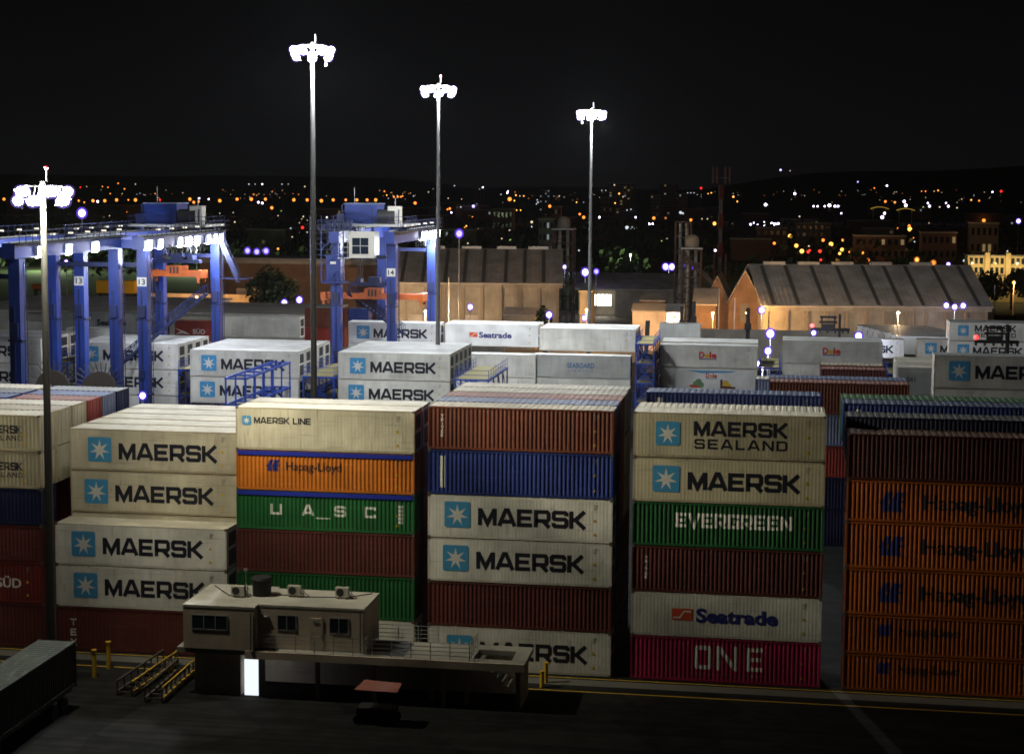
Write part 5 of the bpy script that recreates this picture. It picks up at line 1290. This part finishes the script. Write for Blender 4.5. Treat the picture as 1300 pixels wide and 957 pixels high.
for px, py, w_, lb in ((60,330,26000,'greenish lamp over the mown field behind the leftmost crane'),(250,332,26000,'greenish lamp over the mown field beyond the short spreader'),(800,345,9000,'greenish lamp over the lawn strip behind the dark shed')):
    g_ = atZ(px, py+14, 0); t = empty('field_lamp', (g_.x, g_.y, 0), lb, 'street lamp'); MB().tube((0,0,0),(0,0,9),.1,.07,8).build('pole', M['galv'], t); MB().ball((0,0,9.1),.2).build('lamp_head_or_halo', M['lamp_green'], t); point('lamp_light', (g_.x, g_.y-.6, 9), w_, (.8,1,.55), .3)
# thin unlit poles before the right sheds
for px, yt, Y, lb in ((913,366,300,'thin bare pole in front of the lean-to shed'),(933,378,300,'thin bare pole in front of the orange gabled shed'),(570,352,330,'thin bare pole before the left warehouse'),(708,312,380,'thin bare pole left of the domed tower'),(1263,362,330,'thin bare pole at the right end of the warehouse')):
    a = atY(px, yt, Y); o = MB().tube((0,0,0),(0,0,a.z),.12,.08,8).build('bare_pole', M['galv'], None, (a.x, Y, 0)); tag(o, lb, 'pole')

# ------------------------------------------------------------------ trees
def foliage(mb, c, rx, ry, rz, n, s, rnd):
    for _ in range(n):
        while True:
            p = Vector((rnd.uniform(-1,1), rnd.uniform(-1,1), rnd.uniform(-1,1)))
            if .25 < p.length < 1 and rnd.random() < p.length+.15: break
        q = Vector((c[0]+p.x*rx, c[1]+p.y*ry, c[2]+p.z*rz))
        u = Vector((rnd.gauss(0,1), rnd.gauss(0,1), rnd.gauss(0,1))).normalized(); v = u.orthogonal().normalized(); w_ = u.cross(v); k = s*rnd.uniform(.5,1.3)
        mb.add([q-v*k, q+w_*k*.6, q+v*k, q-w_*k*.6], [(0,1,2,3)])
def tree(px, ybase, ytop, Y, wpx, label, n=900, s=.55, name='leafy_tree', group=None):
    rnd = random.Random(int(px*7+Y)); top = atY(px, ytop, Y); h = top.z; r = wpx/2*Y/FPX
    t = empty(name, (top.x, Y, 0), label, 'tree', group)
    tr = MB(); tr.tube((0,0,0),(0,0,h*.5),.35,.22,8)
    blobs = []
    for k in range(9):
        a = rnd.uniform(0,6.28); rr = rnd.uniform(.2,.62)*r; z = h*rnd.uniform(.42,.86); blobs.append((rr*math.cos(a), rr*math.sin(a), z)); tr.bar((0,0,h*.4), blobs[-1], .14, None, .4)
    tr.build('trunk', M['bark'], t)
    f = MB()
    for b in blobs: foliage(f, b, r*.5, r*.5, h*.2, n//9, s, rnd)
    f.build('crown', M['leaf'], t); return t
tree(350, 400, 340, 318, 78, 'round dark tree in front of the long brown wall', 2600, .5)
tree(692, 420, 388, 312, 26, 'small dark round bush tree at the right end of the left warehouse', 900, .4)
tree(800, 370, 330, 430, 46, 'dim green tree right of the farthest mast pole behind the dark shed', 1200, .55)
tree(1245, 400, 345, 440, 60, 'dark tree below the lit apartment block', 1200, .6); tree(1285, 400, 342, 450, 60, 'dark tree at the right picture edge below the apartment block', 1200, .6)
rnd = random.Random(3); f = MB()
for k in range(420):
    Y = rnd.uniform(520, 1100); px = rnd.uniform(-40, 1340)
    g_ = atY(px, 300, Y); hh = rnd.uniform(5, 12)
    foliage(f, (g_.x, Y, hh*.5), hh*.9, hh*.7, hh*.55, 46, 1.3, rnd)
o = f.build('woods', M['leaf']); tag(o, 'dark mass of trees between the port and the town', 'woods', None, 'stuff')

# ------------------------------------------------------------------ town
def building(x, y, w, d, h, wall, label, fl, nw, lit, group=None, name='town_building', litmat='win_lit', z0=0, extra=None):
    rnd = random.Random(int(abs(x)*13+y)); t = empty(name, (x, y, z0), label, 'building', group)
    MB().box(0, w, 0, d, -3, h).build('wall', M[wall], t); MB().box(-.25, w+.25, -.25, d+.25, h+.003, h+.5).build('roof', M['metalroof'], t)
    wm = None; n_lit = 0
    for i in range(fl):
        for j in range(nw):
            cw = w/nw; ch = h/fl; x0 = j*cw+cw*.25; z_ = i*ch+ch*.3
            if rnd.random() < lit and n_lit < 14: MB().box(x0, x0+cw*.5, -.12, -.01, z_, z_+ch*.45).build('lit_window', M[rnd.choice((litmat,litmat,'win_cool','win_dim'))], t); n_lit += 1
            elif group is None:
                if wm is None: wm = MB().box(0, cw*.5, -.08, -.01, 0, ch*.45).mesh('window', [M['glass']])
                link('window', wm, t, (x0, 0, z_))
    return t
TG = 'dim buildings of the town'
def bpx(px0, px1, ytop, Y, wall, label, fl, nw, lit, h=None, z0=0, group=None, **k):
    a = atY(px0, ytop, Y); b = atY(px1, ytop, Y)
    return building(a.x, Y, b.x-a.x, (b.x-a.x)*.7, a.z-z0, wall, label, fl, nw, lit, group, z0=z0, **k)
bpx(773,805,233,1500,'cityA','wide dim tower block with a few yellow windows right of the farthest mast',13,7,.10)
bpx(838,860,234,1600,'cityC','slim dim tower block left of the telecom tower',12,5,.05)
bpx(858,873,246,1500,'cityC','reddish dim block beside the slim tower',7,4,.05); bpx(826,840,248,1500,'cityA','small pale block left of the slim tower',7,4,.1)
bpx(600,614,239,1700,'cityB','narrow dark tower block left of the red-lit roof',12,4,.03)
bpx(685,698,241,1600,'cityB','narrow tower block with cool windows above the left warehouse',10,4,.2,litmat='win_cool')
bpx(625,651,266,900,'cityA','flat pale building above the left warehouse roof',3,5,.06)
bpx(684,703,279,640,'cityB','grey block with bright green-white windows left of the domed tower',4,4,.3,litmat='win_cool')
bpx(762,777,251,1400,'cityC','small brownish block below the wide tower',5,4,.1)
bpx(700,712,263,1000,'cityC','small house with an orange-lit wall above the domed tower',3,3,.2)
bpx(1232,1268,284,640,'cityA','dim hillside house with a lit terrace at right',3,5,.1)
bpx(1170,1215,296,620,'cityC','dim low house above the right warehouse ridge',3,6,.05); bpx(1085,1150,300,640,'cityC','dim reddish row house left of the low house above the ridge',3,8,.04)
bpx(960,1000,290,760,'cityC','dim brown block beyond the right warehouse, left part',3,5,.02); bpx(1010,1055,284,800,'cityB','dim grey block beyond the street of orange lamps',4,6,.03)
# lit apartment block with arched loggias
a = atY(1229, 325, 480); b2 = atY(1330, 325, 480); w = b2.x-a.x; base = atY(1229, 349, 480).z
t = empty('apartment_building', (a.x, 480, 0), 'yellow-lit two-storey apartment block with dark openings at right edge', 'building'); h = a.z
M['aptwall'] = plain('cream_apartment_wall', (.42,.34,.19), .8)
MB().box(0,w,0,9,0,h).build('wall', M['aptwall'], t); MB().box(-.3,w+.3,-.3,9.3,h+.003,h+.35).build('roof', M['cityB'], t)
for k in range(3): MB().box(4.6+k*5.6,5.9+k*5.6,-.5,-.01,0,h+1.0).build('stair_bay', M['aptwall'], t)
fh = (h-base)/2
for i in range(2):
    z_ = base+i*fh
    for k in range(4):
        x0 = .5+k*5.6
        for q in range(3): 
            if x0+q*1.35+.9 < w: MB().box(x0+q*1.35, x0+q*1.35+.85, -.06, -.01, z_+.5, z_+fh*.82).build('window', M['glass'], t)
    for k in range(3): MB().box(.3+k*5.6, 4.4+k*5.6, -.9, -.02, z_+.2, z_+.32).build('balcony', M['aptwall'], t)
for x in (2, 8, 14): point('apartment_lamp', (a.x+x, 474.5, base+fh*1.1), 1500, (1,.72,.3), .3)
# generic dim houses
rnd = random.Random(11); n = 0
for k in range(70):
    px = rnd.uniform(-20, 1320); Y = rnd.uniform(700, 1900); g_ = atY(px, 300, Y); w = rnd.uniform(9, 26); h = rnd.uniform(5, 13)
    building(g_.x, Y, w, w*.7, h, rnd.choice(('cityA','cityB','cityC')), 'dim low town building among the scattered lights', max(2, int(h/3.2)), max(3, int(w/2.6)), .03, TG, litmat=rnd.choice(('win_dim','win_dim','win_lit','win_cool')))
# ------------------------------------------------------------------ distant lamps
def hill_z(x, y): return .3+hz(x, y) if y > 1500 else 0
_lm = {}
def town_lamp(px, py, r_px, kind, Y=None, z=7.0, label=None):
    if Y is None:
        g_ = atZ(px, py, z)
        if g_.y < 0 or g_.y > 1450: Y = 1450
        else: Y = g_.y
    g_ = atY(px, py, Y); gz = hill_z(g_.x, Y); hgt = max(3.0, g_.z-gz); r = .9*r_px*(.8 if kind in ('lamp_violet','lamp_warm','lamp_coolpt') else .95)*Y/FPX  # globe radius grows with distance to imitate bloom
    key = (kind, round(r, 1), round(hgt))
    if key not in _lm:
        mb = MB(); mb.mat(0).tube((0,0,0),(0,0,round(hgt)-r*.5),max(.1, r*.12),max(.08, r*.1),5); mb.mat(1).ball((0,0,round(hgt)),round(r,1) or .1,8,6)
        _lm[key] = mb.mesh('town_lamp', [M['dark'], M[kind]])
    o = link('town_lamp', _lm[key], None, (g_.x, Y, g_.z-round(hgt)))
    nm = {'lamp_orange':'orange','lamp_orange_dim':'small dull orange','lamp_yellow':'amber','lamp_warm':'small warm white','lamp_violet':'violet-white','lamp_blue':'blue-violet','lamp_red':'red','lamp_green':'greenish','lamp_coolpt':'small cool white'}[kind]
    tag(o, label or f'{nm} lamp among the town lights along the dark horizon', 'lamp', f'{nm} lamps of the distant town')
M['lamp_coolpt'] = glow('cool_white_lamp', (.8,.88,1.0), 1.0)
O, D, Yw, Wm, Vi, Bl, Rd, Gr, Cp = 'lamp_orange','lamp_orange_dim','lamp_yellow','lamp_warm','lamp_violet','lamp_blue','lamp_red','lamp_green','lamp_coolpt'
LIST = [(5,253,2.2,O),(100,255,1.6,O),(107,257,1.2,O),(118,255,2.4,O),(124,256,2,Vi),(133,255,2.4,O),(148,254,2.4,O),(172,254,2.6,O),(163,254,1.2,O),(203,254,1.6,Rd),(220,262,1.3,O),(241,253,2.4,O),(246,257,2.0,O),(252,256,1.8,O),(253,252,1.3,Vi),(265,253,1.4,Vi),(279,255,2.6,O),(301,253,2.2,O),(319,253,2.5,O),(322,247,1.5,D),(328,257,1.8,Vi),(333,258,1.8,Vi),(337,253,2.2,O),(332,263,2.2,O),(345,264,2.4,O),(373,254,2.4,O),(390,254,2.2,O),(408,255,2.6,O),(423,254,2.3,O),(439,254,1.9,O),(453,254,2.3,O),(466,254,2.1,O),(477,254,2.4,O),(476,262,1.9,O),(527,258,2.2,O),
 (160,270,2.0,O),(163,264,1,D),(132,276,1.2,Wm),(139,274,1.0,Wm),(186,275,1.0,Wm),(190,279,1.4,Vi),(193,273,1.0,Wm),(298,282,1.6,Wm),(279,271,.9,Wm),(296,270,.9,Wm),(312,269,.9,Wm),(353,274,1,Wm),(357,268,1,Gr),(385,275,1.5,Wm),(383,278,1,Wm),(380,283,1,Wm),(390,280,1,Wm),(384,289,2.2,Rd),(382,296,2.2,Vi),(390,295,1.1,Wm),(369,290,1.2,Cp),(345,291,1.4,Wm),(371,301,1.3,Wm),(353,316,1.6,O),(415,276,1.4,Vi),(407,299,.9,D),(349,281,.9,Wm),(362,293,.8,Gr),
 (316,234,1.2,Cp),(333,234,1.3,Vi),(358,234,1.1,Cp),(366,234,.9,Cp),(324,234,.8,Cp),(387,237,1.3,Wm),(346,243,.8,D),(355,251,.7,D),(379,247,1,D),(372,246,.7,D),(326,248,1,D),(150,233,1.1,O),(172,234,1.1,Wm),(130,237,.8,O),(137,238,.8,O),(158,240,1,O),(102,238,1.1,Rd),(110,237,.9,Wm),(140,246,.9,O),(232,245,.9,Wm),(197,246,.8,O),(283,241,.7,D),(155,246,.8,Wm),
 (482,242,.9,D),(488,243,1,O),(491,248,.9,Yw),(496,245,.7,D),(500,250,1.3,O),(505,250,1.4,O),(509,250,1.2,O),(511,249,1,O),(514,244,.7,D),(519,246,.7,D),(525,249,1,Cp),(493,252,.8,Cp),(544,244,1,Wm),(550,240,.6,Wm),(613,238,1.2,Vi),(577,236,1,Cp),(586,253,.8,Wm),(585,263,1.3,Cp),(569,252,1,Wm),(601,262,2.2,Bl),(571,265,1.8,O),(573,270,1.4,Vi),(568,266,1.2,O),(596,275,1.3,O),(600,276,1.3,O),(601,279,1.3,Cp),(590,289,1.2,O),(592,287,1,Yw),(602,292,1.1,O),(607,291,1.2,Wm),(644,245,1.5,Vi),(645,243,1.1,Vi),(647,253,3,O),(653,255,1,Yw),(655,248,1.1,Yw),(660,249,1.1,Wm),(654,244,.8,D),(636,247,1,Cp),(665,249,.8,Yw),(671,252,.7,D),(682,254,1,Cp),(683,257,1.3,Cp),(681,259,1,Cp),(710,249,1,Wm),(732,257,.9,Yw),(741,257,.7,Cp),(698,262,2.2,O),(656,267,.9,Yw),(661,267,.9,Yw),(675,282,2.2,Wm),(675,288,1.2,Cp),(736,272,1.7,O),(741,276,2.2,O),(761,276,1.7,Vi),(807,276,1.5,Vi),(647,293,1.6,Wm),(637,303,1.2,Wm),(648,305,1.6,Gr),(678,314,1.8,Gr),(594,309,1.2,Wm),(688,314,.9,Gr),(715,317,1,Wm),(735,318,1.2,Cp),
 (780,235,1.3,Wm),(786,246,1.2,Yw),(777,258,1.1,Yw),(781,258,1.1,Yw),(776,252,.8,Yw),(791,250,1,Wm),(764,242,.8,Cp),(769,242,.8,Cp),(796,267,1,Cp),(801,266,1,Cp),(797,269,1,Cp),(830,277,2.2,O),(845,277,1.6,D),(825,284,2.2,Vi),(829,284,1.6,Vi),(864,270,2.4,Cp),(867,271,1.6,Cp),(796,289,3.2,Cp),(803,290,3,Cp),(810,290,2.0,Gr),(877,280,2.5,O),(907,284,2.6,Yw),(891,278,1.2,Wm),(898,278,1.2,Wm),(930,285,1.3,Wm),(890,239,1.5,Rd),(873,245,.9,Cp),(877,245,.9,Cp),(881,245,.9,Cp),(899,246,.7,Yw),(903,245,.9,Yw),(931,250,1.3,Yw),(936,256,1,Yw),(908,318,2,Vi),(847,304,1.8,Wm),(840,306,1,Gr),
 (953,285,1.6,Vi),(957,283,1,Vi),(962,286,1.6,Vi),(970,286,1.4,Vi),(970,282,1,Vi),(980,284,2.2,Vi),(984,285,2.4,Vi),(988,284,2,Vi),(972,260,2.4,Vi),(1033,262,1.4,Vi),(1038,262,1.4,Vi),(1047,262,1.4,Vi),(1053,261,2.6,Vi),(1060,262,1.8,Vi),(1064,262,1.6,Vi),(1009,246,2,Vi),(991,216,1.6,Bl),(1003,217,.8,Wm),(1015,275,1.3,Wm),(1126,236,1.4,Vi),(1089,231,1,Bl),(1110,239,.9,O),(1068,271,1.3,Vi),(1120,276,2.6,Vi),(1123,271,2,Vi),(1150,261,2.4,Vi),(1148,256,2.2,Vi),(1180,262,1.8,Vi),(1178,258,1.4,Vi),(1204,262,1.8,Vi),(1201,258,1.2,Vi),(1193,263,1.3,Wm),(1215,264,1.2,Wm),(1260,244,1.3,Vi),(1271,243,1.8,Rd),(1124,256,1.8,O),(1136,257,1.5,O),(1243,255,1.2,O),(1233,254,1,Yw),(1191,242,1.2,O),(1186,243,.9,Wm),(1175,243,.8,O),(1170,243,.7,O),(1221,253,.9,Wm),(1172,263,1,Gr),
 (1003,300,3,Yw),(1038,299,3,Yw),(983,309,2.2,O),(1011,312,3,Yw),(1018,319,3,Yw),(1026,320,2,Rd),(1028,318,1.5,Rd),(1041,319,2.4,Rd),(1027,313,1.8,Wm),(1045,305,2.2,O),(1055,310,3,Yw),(1070,305,1.8,O),(1069,317,2.8,Yw),(1079,320,2,O),(1095,321,2,O),(1042,330,1.8,Rd),(1102,330,2,O),(1066,322,2,Yw),(1155,291,3,Yw),(1154,287,2,O),(1161,307,1.3,Cp),(1140,290,1.3,O),(1139,305,1,Yw),(1235,285,1.7,Yw),(1239,285,1.7,Yw),(1249,280,2.4,O),(1258,287,1.9,Yw),(1263,287,1.9,Yw),(1232,288,1.5,Gr),(1179,283,1.3,Wm),(1160,302,1,O),(1251,316,1.8,Cp),(1224,331,2,Cp),(1224,340,2.2,Cp),(1232,342,1.8,Yw),(1279,319,1.2,Cp)]
for q in LIST: town_lamp(*q)
for px, py, Y_, w_ in ((1003,302,640,9000),(1020,312,600,9000),(1055,312,620,12000),(1070,318,580,9000),(1154,292,700,9000),(1095,322,560,6000),(983,310,640,6000),(645,256,1300,14000),(738,276,1000,9000),(320,262,1100,12000),(246,258,1200,12000),(1238,288,620,6000),(700,268,900,9000)):
    p = atY(px, py, Y_); point('town_glow', (p.x, Y_-2, max(5, p.z)), w_*.15, (1,.45,.12), .6)
rnd = random.Random(5); L2 = MB()
for k in range(260):           # swarms of tiny far lights on the slopes
    c = rnd.choice([(1000,250,40,9),(1100,250,60,10),(1180,250,70,10),(500,247,22,5),(330,247,60,8),(180,247,80,8),(700,252,70,8),(900,250,50,7),(1240,252,40,8),(60,252,60,8)])
    px = rnd.gauss(c[0], c[2]*.6); py = rnd.gauss(c[1], c[3]*.5); Y = rnd.uniform(1700, 3000); p = atY(px, py, Y)
    if p.z < hill_z(p.x, Y)+2: continue
    L2.mat(rnd.choice((0,0,1,1,2,3))).ball(tuple(p), rnd.uniform(.25,.5)*Y/FPX, 5, 4)
o = link('far_lights', L2.mesh('far_lights', [M['lamp_orange_dim'], M['lamp_warm'], M['lamp_coolpt'], M['win_lit']])); tag(o, 'swarms of tiny lights scattered over the dark far slopes', 'lights', None, 'stuff')
# two illuminated yellow canopies far right
for px, lb in ((1117,'illuminated yellow curved canopy in the town, left of two'),(1150,'illuminated yellow curved canopy in the town, right of two')):
    p = atY(px, 265+(2 if px > 1130 else 0), 1300); o = MB(); n = 10; r = 11*1300/FPX
    vs = []
    for k in range(n+1): x = -r+2*r*k/n; z = .22*r*(1-(x/r)**2); vs += [(x,0,z),(x,6,z),(x,0,z-.5),(x,6,z-.5)]
    for k in range(n): b = 4*k; o.add([], []) 
    o.v = vs; o.f = [[4*k,4*k+4,4*k+5,4*k+1] for k in range(n)]+[[4*k+2,4*k+6,4*k+4,4*k] for k in range(n)]+[[4*k+2,4*k+3,4*k+7,4*k+6] for k in range(n)]; o.mi = [0]*len(o.f)
    t = empty('lit_canopy', (p.x, 1300, 0), lb, 'canopy'); c = o.build('canopy_roof', M['canopy_lit'] if 'canopy_lit' in M else M.setdefault('canopy_lit', glow('lit_canopy_skin', (1,.62,.08), .3)), t); c.location.z = p.z
    for x in (-r*.7, r*.7): MB().box(x-.3,x+.3,2.5,3.1,0,p.z+.9).build('column', M['galv'], t)

# ------------------------------------------------------------------ night sky
w = bpy.data.worlds.new('World'); sc.world = w; w.use_nodes = True; nt = w.node_tree; bg = nt.nodes['Background']
tc = nt.nodes.new('ShaderNodeTexCoord'); sx = nt.nodes.new('ShaderNodeSeparateXYZ'); nt.links.new(tc.outputs['Generated'], sx.inputs[0])
cr = nt.nodes.new('ShaderNodeValToRGB'); nt.links.new(sx.outputs[2], cr.inputs[0])
e = cr.color_ramp.elements; e[0].position = 0.0; e[0].color = (.0030,.0030,.0036,1); e[1].position = .16; e[1].color = (.0008,.0008,.0010,1)
nt.links.new(cr.outputs[0], bg.inputs[0]); bg.inputs[1].default_value = 1.0

# ------------------------------------------------------------------ humid night air
hzm = bpy.data.materials.new('humid_air'); hzm.use_nodes = True; nt = hzm.node_tree; nt.nodes.remove(nt.nodes['Principled BSDF'])
pv = nt.nodes.new('ShaderNodeVolumePrincipled'); pv.inputs['Color'].default_value = (.85,.88,.92,1); pv.inputs['Density'].default_value = .000022; pv.inputs['Anisotropy'].default_value = .2
nt.links.new(pv.outputs[0], nt.nodes['Material Output'].inputs['Volume'])
o = MB().box(-6100, 6100, -400, 9100, -1.0, 120).build('haze', hzm); o['kind'] = 'stuff'; o['label'] = 'thin humid night air glowing around the floodlights'; o['category'] = 'haze'
